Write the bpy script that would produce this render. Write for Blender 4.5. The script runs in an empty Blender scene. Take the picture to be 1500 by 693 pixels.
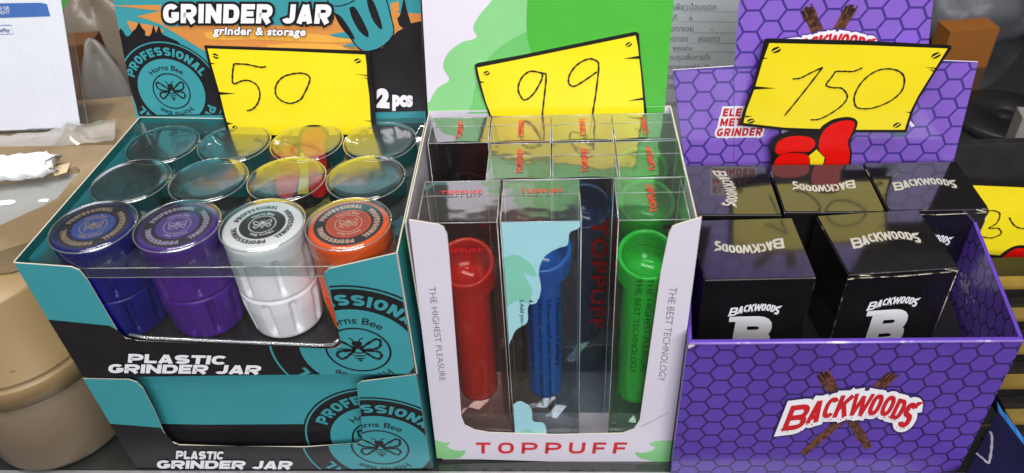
import bpy, math, random
from mathutils import Vector, Matrix
from mathutils.geometry import tessellate_polygon
random.seed(7)
C = bpy.context.scene.collection
S = bpy.context.scene

# ------------------------------------------------------------------ camera
F, TH, RO, H = 1194.26, math.radians(38.98), math.radians(-3.221), 0.4452   # focal length in photo pixels (1500 wide), pitch, roll, height
FW = Vector((0, math.cos(TH), -math.sin(TH)))
_r = Vector((1, 0, 0)); _u = _r.cross(FW)
RT = math.cos(RO) * _r + math.sin(RO) * _u
UP = -math.sin(RO) * _r + math.cos(RO) * _u
cd = bpy.data.cameras.new('camera'); cam = bpy.data.objects.new('camera', cd); C.objects.link(cam)
cd.sensor_width = 36; cd.lens = F / 1500 * 36; cd.clip_start = 0.01; cd.clip_end = 50
M = Matrix((RT, UP, -FW)).transposed().to_4x4(); M.translation = Vector((0, 0, H)); cam.matrix_world = M
S.camera = cam
cd.dof.use_dof = True; cd.dof.focus_distance = 0.50; cd.dof.aperture_fstop = 9.5

# ------------------------------------------------------------------ light
w = bpy.data.worlds.new('World'); S.world = w; w.use_nodes = True
bg = w.node_tree.nodes['Background']; bg.inputs[0].default_value = (0.80, 0.86, 1.0, 1); bg.inputs[1].default_value = 0.075
def area(name, loc, aim, sx, sy, power, col):
    l = bpy.data.lights.new(name, 'AREA'); l.shape = 'RECTANGLE'; l.size = sx; l.size_y = sy; l.energy = power; l.color = col
    o = bpy.data.objects.new(name, l); C.objects.link(o); o.location = loc
    o.rotation_euler = (Vector(aim) - Vector(loc)).to_track_quat('-Z', 'Y').to_euler()
    return o
area('ceiling_tube_lamp', (-0.10, 0.20, 1.55), (0, 0.40, 0.1), 1.3, 0.25, 22, (1.0, 0.97, 0.93))
area('shop_front_daylight', (0.40, -1.40, 1.30), (0.1, 0.4, 0.1), 1.5, 0.7, 38, (0.95, 0.97, 1.0))
area('neon_tube_lamp', (-0.35, -0.45, 1.5), (0, 0.4, 0.1), 1.2, 0.05, 8, (1.0, 0.98, 0.95))
S.view_settings.view_transform = 'Standard'; S.view_settings.look = 'None'; S.view_settings.exposure = 0.08; S.view_settings.gamma = 1
S.cycles.transparent_max_bounces = 40; S.cycles.max_bounces = 10; S.cycles.use_denoising = True
S.cycles.caustics_reflective = False; S.cycles.caustics_refractive = False; S.cycles.sample_clamp_indirect = 3

# ------------------------------------------------------------------ helpers: materials
def lin(h):
    if isinstance(h, str):
        h = [int(h[i:i + 2], 16) / 255 for i in (0, 2, 4)]
    return tuple(c / 12.92 if c <= 0.04045 else ((c + 0.055) / 1.055) ** 2.4 for c in h) + (1,)
MATS = {}
def mat(name, col, rough=0.4, spec=0.5, var=0.06, vscale=60, bump=0.0, bscale=300, metal=0, coat=0, col2=None, c2scale=40, c2pos=(0.45, 0.6), trans=0):
    if name in MATS: return MATS[name]
    m = bpy.data.materials.new(name); m.use_nodes = True; nt = m.node_tree; b = nt.nodes['Principled BSDF']
    c = lin(col)
    b.inputs['Roughness'].default_value = rough; b.inputs['Specular IOR Level'].default_value = spec; b.inputs['Metallic'].default_value = metal
    b.inputs['Coat Weight'].default_value = coat; b.inputs['Coat Roughness'].default_value = 0.06
    tc = nt.nodes.new('ShaderNodeTexCoord')
    n = nt.nodes.new('ShaderNodeTexNoise'); n.inputs['Scale'].default_value = vscale; n.inputs['Detail'].default_value = 6
    nt.links.new(tc.outputs['Object'], n.inputs['Vector'])
    r = nt.nodes.new('ShaderNodeValToRGB'); r.color_ramp.elements[0].position = 0.3; r.color_ramp.elements[1].position = 0.7
    r.color_ramp.elements[0].color = tuple(x * (1 - var) for x in c[:3]) + (1,); r.color_ramp.elements[1].color = tuple(min(1, x * (1 + var)) for x in c[:3]) + (1,)
    nt.links.new(n.outputs['Fac'], r.inputs['Fac']); out = r.outputs['Color']
    if col2:
        n2 = nt.nodes.new('ShaderNodeTexNoise'); n2.inputs['Scale'].default_value = c2scale; n2.inputs['Detail'].default_value = 8
        nt.links.new(tc.outputs['Object'], n2.inputs['Vector'])
        r2 = nt.nodes.new('ShaderNodeValToRGB'); r2.color_ramp.elements[0].position, r2.color_ramp.elements[1].position = c2pos
        nt.links.new(n2.outputs['Fac'], r2.inputs['Fac'])
        mx = nt.nodes.new('ShaderNodeMix'); mx.data_type = 'RGBA'; mx.inputs['B'].default_value = lin(col2)
        nt.links.new(r2.outputs['Color'], mx.inputs['Factor']); nt.links.new(out, mx.inputs['A']); out = mx.outputs['Result']
    nt.links.new(out, b.inputs['Base Color'])
    rr = nt.nodes.new('ShaderNodeMapRange'); rr.inputs['To Min'].default_value = max(0.02, rough * 0.8); rr.inputs['To Max'].default_value = rough * 1.25
    nt.links.new(n.outputs['Fac'], rr.inputs['Value']); nt.links.new(rr.outputs['Result'], b.inputs['Roughness'])
    if bump:
        n3 = nt.nodes.new('ShaderNodeTexNoise'); n3.inputs['Scale'].default_value = bscale; n3.inputs['Detail'].default_value = 4
        nt.links.new(tc.outputs['Object'], n3.inputs['Vector'])
        bp = nt.nodes.new('ShaderNodeBump'); bp.inputs['Strength'].default_value = bump; bp.inputs['Distance'].default_value = 0.001
        nt.links.new(n3.outputs['Fac'], bp.inputs['Height']); nt.links.new(bp.outputs['Normal'], b.inputs['Normal'])
        if coat: nt.links.new(bp.outputs['Normal'], b.inputs['Coat Normal'])
    MATS[name] = m; return m
def schlick(nt, k, normal=None, f0=0.04):
    lw = nt.nodes.new('ShaderNodeLayerWeight'); lw.inputs['Blend'].default_value = 0.5
    if normal: nt.links.new(normal, lw.inputs['Normal'])
    pw = nt.nodes.new('ShaderNodeMath'); pw.operation = 'POWER'; pw.inputs[1].default_value = 4.5; nt.links.new(lw.outputs['Facing'], pw.inputs[0])
    ma = nt.nodes.new('ShaderNodeMath'); ma.operation = 'MULTIPLY_ADD'; ma.inputs[1].default_value = 0.9 * k; ma.inputs[2].default_value = f0 * k; ma.use_clamp = True
    nt.links.new(pw.outputs[0], ma.inputs[0]); return ma.outputs[0]
def clear(name, tint='f6faf8', haze=0.05, hazecol='e8ecec', refl=1.0, rough=0.04, bump=0.15, bscale=40):
    """thin clear plastic sheet"""
    if name in MATS: return MATS[name]
    m = bpy.data.materials.new(name); m.use_nodes = True; nt = m.node_tree; nt.nodes.clear()
    out = nt.nodes.new('ShaderNodeOutputMaterial')
    t = nt.nodes.new('ShaderNodeBsdfTransparent'); t.inputs[0].default_value = lin(tint)
    g = nt.nodes.new('ShaderNodeBsdfGlossy'); g.inputs['Roughness'].default_value = rough; g.inputs[0].default_value = (1, 1, 1, 1)
    d = nt.nodes.new('ShaderNodeBsdfDiffuse'); d.inputs[0].default_value = lin(hazecol)
    tc = nt.nodes.new('ShaderNodeTexCoord')
    n3 = nt.nodes.new('ShaderNodeTexNoise'); n3.inputs['Scale'].default_value = bscale; n3.inputs['Detail'].default_value = 2
    nt.links.new(tc.outputs['Object'], n3.inputs['Vector'])
    bp = nt.nodes.new('ShaderNodeBump'); bp.inputs['Strength'].default_value = bump; bp.inputs['Distance'].default_value = 0.002
    nt.links.new(n3.outputs['Fac'], bp.inputs['Height'])
    nt.links.new(bp.outputs['Normal'], g.inputs['Normal'])
    m1 = nt.nodes.new('ShaderNodeMixShader')
    mp = nt.nodes.new('ShaderNodeMapping'); mp.inputs['Scale'].default_value = (260, 90, 60); mp.inputs['Rotation'].default_value = (0.3, 0.5, 0.8); nt.links.new(tc.outputs['Object'], mp.inputs[0])
    n4 = nt.nodes.new('ShaderNodeTexNoise'); n4.inputs['Scale'].default_value = 1.0; n4.inputs['Detail'].default_value = 6; nt.links.new(mp.outputs[0], n4.inputs['Vector'])
    sc = nt.nodes.new('ShaderNodeMapRange'); sc.inputs['From Min'].default_value = 0.56; sc.inputs['From Max'].default_value = 0.85; sc.inputs['To Min'].default_value = haze; sc.inputs['To Max'].default_value = haze + 0.035; nt.links.new(n4.outputs['Fac'], sc.inputs['Value']); nt.links.new(sc.outputs[0], m1.inputs[0])
    nt.links.new(t.outputs[0], m1.inputs[1]); nt.links.new(d.outputs[0], m1.inputs[2])
    m2 = nt.nodes.new('ShaderNodeMixShader')
    nt.links.new(schlick(nt, 1.5 * refl), m2.inputs[0])
    nt.links.new(m1.outputs[0], m2.inputs[1]); nt.links.new(g.outputs[0], m2.inputs[2])
    nt.links.new(m2.outputs[0], out.inputs[0]); MATS[name] = m; return m

M_edge = mat('cardboard_edge', 'c9bfae', 0.8, 0.2)
M_kraft = mat('kraft_board', 'a58f6e', 0.7, 0.25, 0.1, 80)
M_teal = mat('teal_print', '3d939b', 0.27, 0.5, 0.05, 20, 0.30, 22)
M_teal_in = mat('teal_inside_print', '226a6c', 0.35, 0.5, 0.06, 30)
M_black = mat('black_print', '1f1d20', 0.30, 0.5, 0.12, 60, 0.05, 120)
M_dark = mat('dark_line_print', '101316', 0.35, 0.4)
M_white = mat('white_print', 'efebf0', 0.40, 0.4, 0.02, 40)
M_offwhite = mat('white_board', 'd9d1dd', 0.32, 0.45, 0.02, 25, 0.06, 60)
M_orange = mat('orange_print', 'd08a45', 0.30, 0.5, 0.05)
M_amber = mat('amber_print', 'dfa548', 0.30, 0.5, 0.05)
M_yellow = mat('yellow_plastic', 'f4dc22', 0.28, 0.45, 0.04, 14, 0.5, 16)
M_red = mat('red_plastic', 'e2120a', 0.35, 0.4, 0.02)
M_redtext = mat('red_print', 'c8202a', 0.4, 0.4)
M_ink = mat('black_marker_ink', '14120f', 0.5, 0.3)
M_redd = mat('dark_red_film_print', '6a1016', 0.4, 0.4)
M_greytext = mat('grey_print', '6c6870', 0.5, 0.3)
M_green = mat('leaf_green_print', '4dab3c', 0.25, 0.5, 0.03)
M_greenl = mat('pale_leaf_green_print', '86c684', 0.25, 0.5, 0.03)
M_greenm = mat('mid_leaf_green_print', '6cb868', 0.25, 0.5, 0.03)
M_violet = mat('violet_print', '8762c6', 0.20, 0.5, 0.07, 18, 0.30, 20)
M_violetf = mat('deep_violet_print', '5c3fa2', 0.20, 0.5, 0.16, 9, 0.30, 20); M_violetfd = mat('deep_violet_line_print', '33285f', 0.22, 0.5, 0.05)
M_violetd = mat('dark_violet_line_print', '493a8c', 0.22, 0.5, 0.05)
M_blackbox = mat('glossy_black_board', '181617', 0.10, 0.9, 0.2, 80, 0.05, 35, 0, 0.8)
M_wear = mat('worn_black_edge', '1a191a', 0.4, 0.4, 0.1, 60, col2='7d7872', c2scale=160, c2pos=(0.56, 0.68))
M_clear = clear('clear_plastic', 'f7faf8', 0.01)
M_cleart = clear('clear_plastic_top', 'e9eeea', 0.045, 'dfe6e0', 3.4, 0.09, 0.35, 40)
M_lid = clear('clear_blister_plastic', 'd6dedc', 0.025, 'cfd8d8', 1.7, 0.05, 0.12, 25)
M_captop = clear('clear_cap_top', 'eef2f0', 0.03, 'cfd8d8', 3.4, 0.15, 0.35, 30)
M_cap = clear('clear_cap_plastic', 'dfe5e3', 0.012, 'cfd8d8', 1.2, 0.05, 0.12, 25)
M_lidf = clear('clear_blister_front', 'f4f6f6', 0.006, 'dfe6e6', 0.8, 0.05, 0.12, 25)
M_rim = clear('rolled_clear_rim', 'f0f4f4', 0.12, 'f4f6f6', 4.5, 0.12, 0.0)
M_bead = clear('plastic_edge_bead', 'dfe6e6', 0.35, 'f0f4f4', 2.0, 0.1, 0.0)

# ------------------------------------------------------------------ helpers: objects
def tag(o, label=None, cat=None, group=None, kind=None):
    if label: o['label'] = label
    if cat: o['category'] = cat
    if group: o['group'] = group
    if kind: o['kind'] = kind
    return o
def thing(name, label, cat, loc, group=None):
    o = bpy.data.objects.new(name, None); o.empty_display_size = 0.02; C.objects.link(o); o.location = loc
    return tag(o, label, cat, group)
class MB:
    """collects faces in world space, one material per face"""
    def __init__(s): s.v = []; s.f = []; s.m = []; s.sm = []
    def add(s, vs, fs, m, smooth=False):
        b = len(s.v); s.v += [Vector(v) for v in vs]
        for f in fs: s.f.append([b + i for i in f]); s.m.append(m); s.sm.append(smooth)
    def box(s, c, U, V, W, m):
        """c centre, half-axis vectors"""
        c, U, V, W = map(Vector, (c, U, V, W))
        vs = [c + a * U + b * V + d * W for d in (-1, 1) for b in (-1, 1) for a in (-1, 1)]
        s.add(vs, [(0, 2, 3, 1), (4, 5, 7, 6), (0, 1, 5, 4), (2, 6, 7, 3), (0, 4, 6, 2), (1, 3, 7, 5)], m)
    def lathe(s, c, prof, m, n=48, smooth=True, fn=None, axis=None, closed=False):
        """prof list of (r, z); fn(angle, r, z)->r ; m may be list per ring"""
        c = Vector(c); vs = []
        for (r, z) in prof:
            for k in range(n):
                a = 2 * math.pi * k / n; rr = fn(a, r, z) if fn else r
                vs.append(c + Vector((rr * math.cos(a), rr * math.sin(a), z)))
        base = len(s.v); s.v += vs
        for i in range(len(prof) - 1):
            for k in range(n):
                k2 = (k + 1) % n
                s.f.append([base + i * n + k, base + i * n + k2, base + (i + 1) * n + k2, base + (i + 1) * n + k]); s.m.append(m[i] if isinstance(m, list) else m); s.sm.append(smooth)
    def disc(s, c, r, m, n=48, up=True):
        c = Vector(c); vs = [c + Vector((r * math.cos(2 * math.pi * k / n), r * math.sin(2 * math.pi * k / n), 0)) for k in range(n)]
        s.add(vs, [list(range(n)) if up else list(range(n))[::-1]], m)
    def tube(s, pts, r, m, n=8):
        pts = [Vector(p) for p in pts]; vs = []
        for i, p in enumerate(pts):
            t = (pts[min(i + 1, len(pts) - 1)] - pts[max(i - 1, 0)]).normalized()
            a = t.cross(Vector((0.13, 0.3, 0.95))).normalized(); b = t.cross(a)
            vs += [p + r * (math.cos(2 * math.pi * k / n) * a + math.sin(2 * math.pi * k / n) * b) for k in range(n)]
        fs = [(i * n + k, i * n + (k + 1) % n, (i + 1) * n + (k + 1) % n, (i + 1) * n + k) for i in range(len(pts) - 1) for k in range(n)]
        fs += [list(range(n))[::-1], [(len(pts) - 1) * n + k for k in range(n)]]
        s.add(vs, fs, m, True)
    def build(s, name, parent=None):
        me = bpy.data.meshes.new(name); o = bpy.data.objects.new(name, me); C.objects.link(o)
        off = Vector((0, 0, 0))
        if parent:
            o.parent = parent; p = parent
            while p: off += Vector(p.location); p = p.parent
        me.from_pydata([v - off for v in s.v], [], s.f)
        ms = []
        for m in s.m:
            if m not in ms: ms.append(m); me.materials.append(m)
        me.polygons.foreach_set('material_index', [ms.index(m) for m in s.m])
        me.polygons.foreach_set('use_smooth', s.sm)
        me.update(); return o

# ------------------------------------------------------------------ helpers: flat printed panels
_tc = {}
def text_tris(body, bold=0.0, shear=0.0, space=1.0, ref=None):
    """triangles of a string, scaled so that its box is 0..1 wide, baseline at 0 and capitals 1 high; returns tris, aspect"""
    ref = bold if ref is None else ref; ref = max(ref, 0); key = (body, bold, shear, space, ref)
    if key in _tc: return _tc[key]
    c = bpy.data.curves.new('text', 'FONT'); c.body = body; c.offset = bold; c.shear = shear; c.space_character = space; c.resolution_u = 4
    o = bpy.data.objects.new('text', c); C.objects.link(o); bpy.context.view_layer.update()
    me = o.to_mesh(); me.calc_loop_triangles()
    T = [[(me.vertices[i].co.x, me.vertices[i].co.y) for i in t.vertices] for t in me.loop_triangles]
    o.to_mesh_clear(); bpy.data.objects.remove(o); bpy.data.curves.remove(c)
    xs = [p[0] for t in T for p in t]; x0, x1 = min(xs) + bold - ref, max(xs) - bold + ref
    capb, capt = -ref, 0.69 + ref
    T = [[((p[0] - x0) / (x1 - x0), (p[1] - capb) / (capt - capb)) for p in t] for t in T]
    _tc[key] = (T, (x1 - x0) / (capt - capb)); return _tc[key]
def arc_(cx, cy, rx, ry, a0, a1, n=10, p=2.5):
    out = []
    for i in range(n + 1):
        a = math.radians(a0 + (a1 - a0) * i / n); c_, s_ = math.cos(a), math.sin(a)
        out.append((cx + rx * math.copysign(abs(c_) ** (2 / p), c_), cy + ry * math.copysign(abs(s_) ** (2 / p), s_)))
    return out
def block_glyph(ch, w, t):
    """heavy block capital as centre lines (list of (points, closed)); cap height 1, width w, pen t"""
    l, r, b, tp, m, c = t / 2, w - t / 2, t / 2, 1 - t / 2, 0.5, w / 2
    rx, ry = (r - l) / 2, (tp - b) / 2; q = (tp - m) / 2
    if ch in 'O0': return [(arc_(c, 0.5, rx, ry, 0, 360, 28)[:-1], True)]
    if ch == 'C': return [(arc_(c, 0.5, rx, ry, 38, 322, 22), False)]
    if ch == 'G': return [(arc_(c, 0.5, rx, ry, 40, 300, 22) + [(r, b + 0.12), (r, 0.44), (c + 0.02, 0.44)], False)]
    if ch == 'D': return [([(l, b), (l, tp), (c, tp)] + arc_(c, 0.5, r - c, ry, 80, -80, 12) + [(c, b)], True)]
    if ch in 'PR':
        y = 0.42; P_ = [([(l, 0), (l, tp), (c, tp)] + arc_(c, (tp + y) / 2, r - c, (tp - y) / 2, 80, -80, 10) + [(c, y), (l, y)], False)]
        return P_ + ([([(c * 0.95, y), (w - t * 0.62, 0)], False)] if ch == 'R' else [])
    if ch == 'B': return [([(l, m), (l, tp), (c, tp)] + arc_(c, m + q, (r - c) * 0.92, q, 80, -80, 8) + [(c, m)], True), ([(l, b), (l, m), (c, m)] + arc_(c, b + (m - b) / 2, r - c, (m - b) / 2, 80, -80, 8) + [(c, b)], True)]
    if ch == 'S': return [(arc_(c, tp - q, rx, q, 25, 250, 14, 2.3)[:-1] + arc_(c, b + (m - b) / 2, rx, (m - b) / 2, 70, -155, 14, 2.3)[1:], False)]
    if ch == 'T': return [([(0, tp), (w, tp)], False), ([(c, tp), (c, 0)], False)]
    if ch == 'L': return [([(l, 1), (l, b), (w, b)], False)]
    if ch == 'I': return [([(l, 1), (l, 0)], False)]
    if ch == 'E': return [([(w, tp), (l, tp), (l, b), (w, b)], False), ([(l, m), (w * 0.92, m)], False)]
    if ch == 'F': return [([(w, tp), (l, tp), (l, 0)], False), ([(l, 0.47), (w * 0.9, 0.47)], False)]
    if ch == 'H': return [([(l, 0), (l, 1)], False), ([(r, 0), (r, 1)], False), ([(l, m), (r, m)], False)]
    if ch == 'N': return [([(l, 0), (l, 1)], False), ([(r, 0), (r, 1)], False), ([(l * 1.1, 1 - t * 0.3), (w - l * 1.1, t * 0.3)], False)]
    if ch == 'M': return [([(l, 0), (l, 1)], False), ([(r, 0), (r, 1)], False), ([(l, 1 - t * 0.3), (c, 0.25), (r, 1 - t * 0.3)], False)]
    if ch == 'A': return [([(l, 0), (c - t * 0.06, 1 - t * 0.1)], False), ([(r, 0), (c + t * 0.06, 1 - t * 0.1)], False), ([(w * 0.25, 0.25), (w * 0.75, 0.25)], False)]
    if ch == 'W': return [([(l, 1), (w * 0.28, t * 0.1)], False), ([(w * 0.28, t * 0.1), (c, 0.9)], False), ([(c, 0.9), (w * 0.72, t * 0.1)], False), ([(w * 0.72, t * 0.1), (r, 1)], False)]
    if ch == 'K': return [([(l, 0), (l, 1)], False), ([(l, 0.38), (r, 1 - t * 0.1)], False), ([(w * 0.42, 0.6), (r, t * 0.1)], False)]
    if ch == 'U': return [([(l, 1), (l, 0.35)] + arc_(c, 0.4, rx, 0.4 - b, 190, 350, 12) + [(r, 0.4), (r, 1)], False)]
    if ch == 'J': return [([(r, 1), (r, 0.35)] + arc_(c, 0.35, rx, 0.35 - b, 350, 200, 10), False)]
    return []
BW = {'I': 0.0, 'W': 1.30, 'M': 1.15, 'L': 0.82, 'E': 0.84, 'F': 0.80, 'J': 0.80, 'T': 0.92}
def offset_strip(P_, closed, h, ext):
    n = len(P_); Lp, Rp = [], []
    V_ = [Vector(q) for q in P_]
    if not closed and ext:
        V_[0] = V_[0] - (V_[1] - V_[0]).normalized() * ext; V_[-1] = V_[-1] + (V_[-1] - V_[-2]).normalized() * ext
    for i in range(n):
        a = V_[(i - 1) % n] if (closed or i > 0) else None; b = V_[(i + 1) % n] if (closed or i < n - 1) else None
        d0 = (V_[i] - a).normalized() if a is not None else None; d1 = (b - V_[i]).normalized() if b is not None else None
        d0 = d0 or d1; d1 = d1 or d0; n0 = Vector((-d0.y, d0.x)); n1 = Vector((-d1.y, d1.x)); k = (n0 + n1)
        k = k / max(0.5, k.dot(n0)) if k.length > 1e-6 else n0
        Lp.append(V_[i] + k * h); Rp.append(V_[i] - k * h)
    out = []
    for i in range(n if closed else n - 1):
        j = (i + 1) % n; out.append([tuple(Lp[i]), tuple(Rp[i]), tuple(Rp[j]), tuple(Lp[j])])
    return out
def block_tris(body, t=0.26, w=0.86, gap=0.07, grow=0.0, space=0.42):
    """block lettering scaled to a 0..1 box; returns [(quad, sub layer)]"""
    key = ('blk', body, t, w, gap, grow)
    if key in _tc: return _tc[key]
    x = 0.0; out = []; k = 0
    for ch in body:
        if ch == ' ': x += space; continue
        cw = max(t, w * BW.get(ch, 1.0)) if ch != 'I' else t
        for P_, cl in block_glyph(ch, cw, t):
            k += 1
            for q in offset_strip(P_, cl, t / 2 + grow, grow): out.append(([(x + a, b) for a, b in q], k % 9))
        x += cw + gap
    W_ = x - gap
    _tc[key] = [([(a / W_, b) for a, b in q], k) for q, k in out]; return _tc[key]
def half(poly, a, b):
    """split polygon by the line a->b: (left part, right part)"""
    def sd(p): return (b[0] - a[0]) * (p[1] - a[1]) - (b[1] - a[1]) * (p[0] - a[0])
    L, R = [], []
    for i in range(len(poly)):
        p, q = poly[i], poly[(i + 1) % len(poly)]; d, e = sd(p), sd(q)
        if d >= 0: L.append(p)
        if d <= 0: R.append(p)
        if d * e < 0:
            t = d / (d - e); x = (p[0] + t * (q[0] - p[0]), p[1] + t * (q[1] - p[1])); L.append(x); R.append(x)
    return (L if len(L) > 2 else None), (R if len(R) > 2 else None)
def ccw(poly):
    a = sum(poly[i][0] * poly[(i + 1) % len(poly)][1] - poly[(i + 1) % len(poly)][0] * poly[i][1] for i in range(len(poly)))
    return poly if a > 0 else poly[::-1]
def clip_in(poly, conv):
    conv = ccw(conv)
    for i in range(len(conv)):
        poly, _ = half(poly, conv[i], conv[(i + 1) % len(conv)])
        if not poly: return []
    return [poly]
def clip_out(poly, conv):
    conv = ccw(conv); out = []
    for i in range(len(conv)):
        poly, o = half(poly, conv[i], conv[(i + 1) % len(conv)])
        if o: out.append(o)
        if not poly: break
    return out
def tess(pts):
    return [[pts[i] for i in t] for t in tessellate_polygon([[Vector((p[0], p[1], 0)) for p in pts]])]
LAY = 0.00012
class Panel:
    """a flat sheet: O corner, U right, V up, N towards the viewer; art is laid on it in thin layers"""
    def __init__(s, O, U, V):
        s.O = Vector(O); s.U = Vector(U).normalized(); s.N = s.U.cross(Vector(V)).normalized(); s.V = s.N.cross(s.U); s.mb = MB(); s.cin = None; s.couts = []
    def p(s, x, y):                 # a pixel of the photograph measured on this sheet
        d = FW + RT * ((x - 750) / F) - UP * ((y - 346.5) / F); o = Vector((0, 0, H))
        q = o + d * ((s.O - o).dot(s.N) / d.dot(s.N)) - s.O
        return (q.dot(s.U), q.dot(s.V))
    def px(s, pts): return [s.p(*q) for q in pts]
    def w(s, uv, h=0): return s.O + s.U * uv[0] + s.V * uv[1] + s.N * h
    def tris(s, T, m, layer, clip=True):
        for t in T:
            polys = [ccw(list(t))]
            if clip and s.cin:
                polys = [q for p_ in polys for q in clip_in(p_, s.cin)]
            if clip:
                for c in s.couts: polys = [q for p_ in polys for q in clip_out(p_, c)]
            for q in polys: s.mb.add([s.w(v, layer * LAY) for v in q], [list(range(len(q)))], m)
    def poly(s, uv, m, layer, clip=True): s.tris(tess(uv), m, layer, clip)
    def pxpoly(s, pts, m, layer, clip=True): s.poly(s.px(pts), m, layer, clip)
    def sheet(s, uv, m, t=0.0006, back=None, edge=None):
        uv = ccw(uv); T = tess(uv); edge = edge or M_edge
        for q in T:
            q = ccw(list(q)); s.mb.add([s.w(v) for v in q], [(0, 1, 2)], m); s.mb.add([s.w(v, -t) for v in q], [(2, 1, 0)], back or edge)
        n = len(uv)
        for i in range(n):
            a, b = uv[i], uv[(i + 1) % n]; s.mb.add([s.w(a), s.w(a, -t), s.w(b, -t), s.w(b)], [(0, 1, 2, 3)], edge)
    def ellipse(s, c, r, ang=0, sq=1.0, n=40, a0=0, a1=2 * math.pi):
        ca, sa = math.cos(ang), math.sin(ang); P = []
        for k in range(n):
            a = a0 + (a1 - a0) * k / (n if a1 - a0 > 6.28 else n - 1); x, y = r * math.cos(a), r * sq * math.sin(a); P.append((c[0] + x * ca - y * sa, c[1] + x * sa + y * ca))
        return P
    def disc(s, c, r, m, layer, sq=1.0, ang=0, n=48): s.tris([t for t in tess(s.ellipse(c, r, ang, sq, n))], m, layer)
    def ring(s, c, r0, r1, m, layer, sq=1.0, n=64, a0=0, a1=2 * math.pi):
        T = []
        A = s.ellipse(c, r0, 0, sq, n + 1, a0, a1 - 1e-9 if a1 - a0 > 6.28 else a1); B = s.ellipse(c, r1, 0, sq, n + 1, a0, a1 - 1e-9 if a1 - a0 > 6.28 else a1)
        if a1 - a0 > 6.28: A = s.ellipse(c, r0, 0, sq, n) + [s.ellipse(c, r0, 0, sq, n)[0]]; B = s.ellipse(c, r1, 0, sq, n) + [s.ellipse(c, r1, 0, sq, n)[0]]
        for i in range(n): T.append([A[i], B[i], B[i + 1], A[i + 1]])
        s.tris(T, m, layer)
    def stroke(s, uv, wd, m, layer, taper=False):
        T = []; n = len(uv)
        N_ = []
        for i in range(n):
            a, b = uv[max(i - 1, 0)], uv[min(i + 1, n - 1)]; d = Vector((b[0] - a[0], b[1] - a[1])); d = d.normalized() if d.length else Vector((1, 0)); N_.append((-d.y, d.x))
        W_ = [wd * (0.5 + 0.12 * math.sin(i * 1.7)) * (0.5 if taper and i in (0, n - 1) else 1) for i in range(n)]
        for i in range(n - 1):
            T.append([(uv[i][0] + N_[i][0] * W_[i], uv[i][1] + N_[i][1] * W_[i]), (uv[i][0] - N_[i][0] * W_[i], uv[i][1] - N_[i][1] * W_[i]),
                      (uv[i + 1][0] - N_[i + 1][0] * W_[i + 1], uv[i + 1][1] - N_[i + 1][1] * W_[i + 1]), (uv[i + 1][0] + N_[i + 1][0] * W_[i + 1], uv[i + 1][1] + N_[i + 1][1] * W_[i + 1])])
        s.tris(T, m, layer)
    def pxstroke(s, pts, wd, m, layer, smooth=True):
        s.stroke(spline(s.px(pts)) if smooth else s.px(pts), wd, m, layer)
    def text(s, body, BL, BR, TL, m, layer, bold=0.0, shear=0.0, space=1.0, ref=None):
        """text whose baseline runs BL->BR (uv) and whose capitals reach TL"""
        e = (BR[0] - BL[0], BR[1] - BL[1]); f = (TL[0] - BL[0], TL[1] - BL[1])
        T, _ = text_tris(body, bold, shear, space, ref)
        s.tris([[(BL[0] + x * e[0] + y * f[0], BL[1] + x * e[1] + y * f[1]) for x, y in t] for t in T], m, layer)
    def block(s, body, f, m, layer, sub0=0, **k):
        """block lettering through a mapping f(x, y) of the unit box"""
        for n_, (q, sub) in enumerate(block_tris(body, **k)): s.tris([[f(*v) for v in q]], m, layer + ((sub0 * 8 + n_) * 0.004 if k.get('grow') else (sub + sub0) * 0.03))
    def pxblock(s, body, BL, BR, TL, m, layer, **k):
        B_, e, f = s.p(*BL), s.p(*BR), s.p(*TL); s.block(body, lambda x, y: (B_[0] + x * (e[0] - B_[0]) + y * (f[0] - B_[0]), B_[1] + x * (e[1] - B_[1]) + y * (f[1] - B_[1])), m, layer, **k)
    def arcblock(s, body, c, r0, r1, mid, span, m, layer, sq=1.0, **k):
        def f(x, y):
            a = mid + span * (0.5 - x); r = r0 + (r1 - r0) * y; return (c[0] + r * math.cos(a), c[1] + r * sq * math.sin(a))
        s.block(body, f, m, layer, **k)
    def pxtext(s, body, BL, BR, TL, *a, **k): s.text(body, s.p(*BL), s.p(*BR), s.p(*TL), *a, **k)
    def arctext(s, body, c, r0, r1, mid, span, m, layer, bold=0.0, sq=1.0):
        """text on an arc, capitals from r0 to r1, centred on angle mid (radians, ccw from U), reading clockwise"""
        T, _ = text_tris(body, bold)
        def f(x, y):
            a = mid + span * (0.5 - x); r = r0 + (r1 - r0) * y; return (c[0] + r * math.cos(a), c[1] + r * sq * math.sin(a))
        s.tris([[f(*q) for q in t] for t in T], m, layer)
    def build(s, name, parent=None): return s.mb.build(name, parent)
def spline(P, k=6):
    out = []
    for i in range(len(P) - 1):
        p0, p1, p2, p3 = P[max(i - 1, 0)], P[i], P[i + 1], P[min(i + 2, len(P) - 1)]
        for j in range(k):
            t = j / k
            out.append(tuple(0.5 * ((2 * p1[d]) + (-p0[d] + p2[d]) * t + (2 * p0[d] - 5 * p1[d] + 4 * p2[d] - p3[d]) * t * t + (-p0[d] + 3 * p1[d] - 3 * p2[d] + p3[d]) * t ** 3) for d in (0, 1)))
    out.append(P[-1]); return out
def loop(P, k=5): return spline(list(P) + [P[0]], k)[:-1]
def lerp(a, b, t): return Vector(a) * (1 - t) + Vector(b) * t

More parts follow.
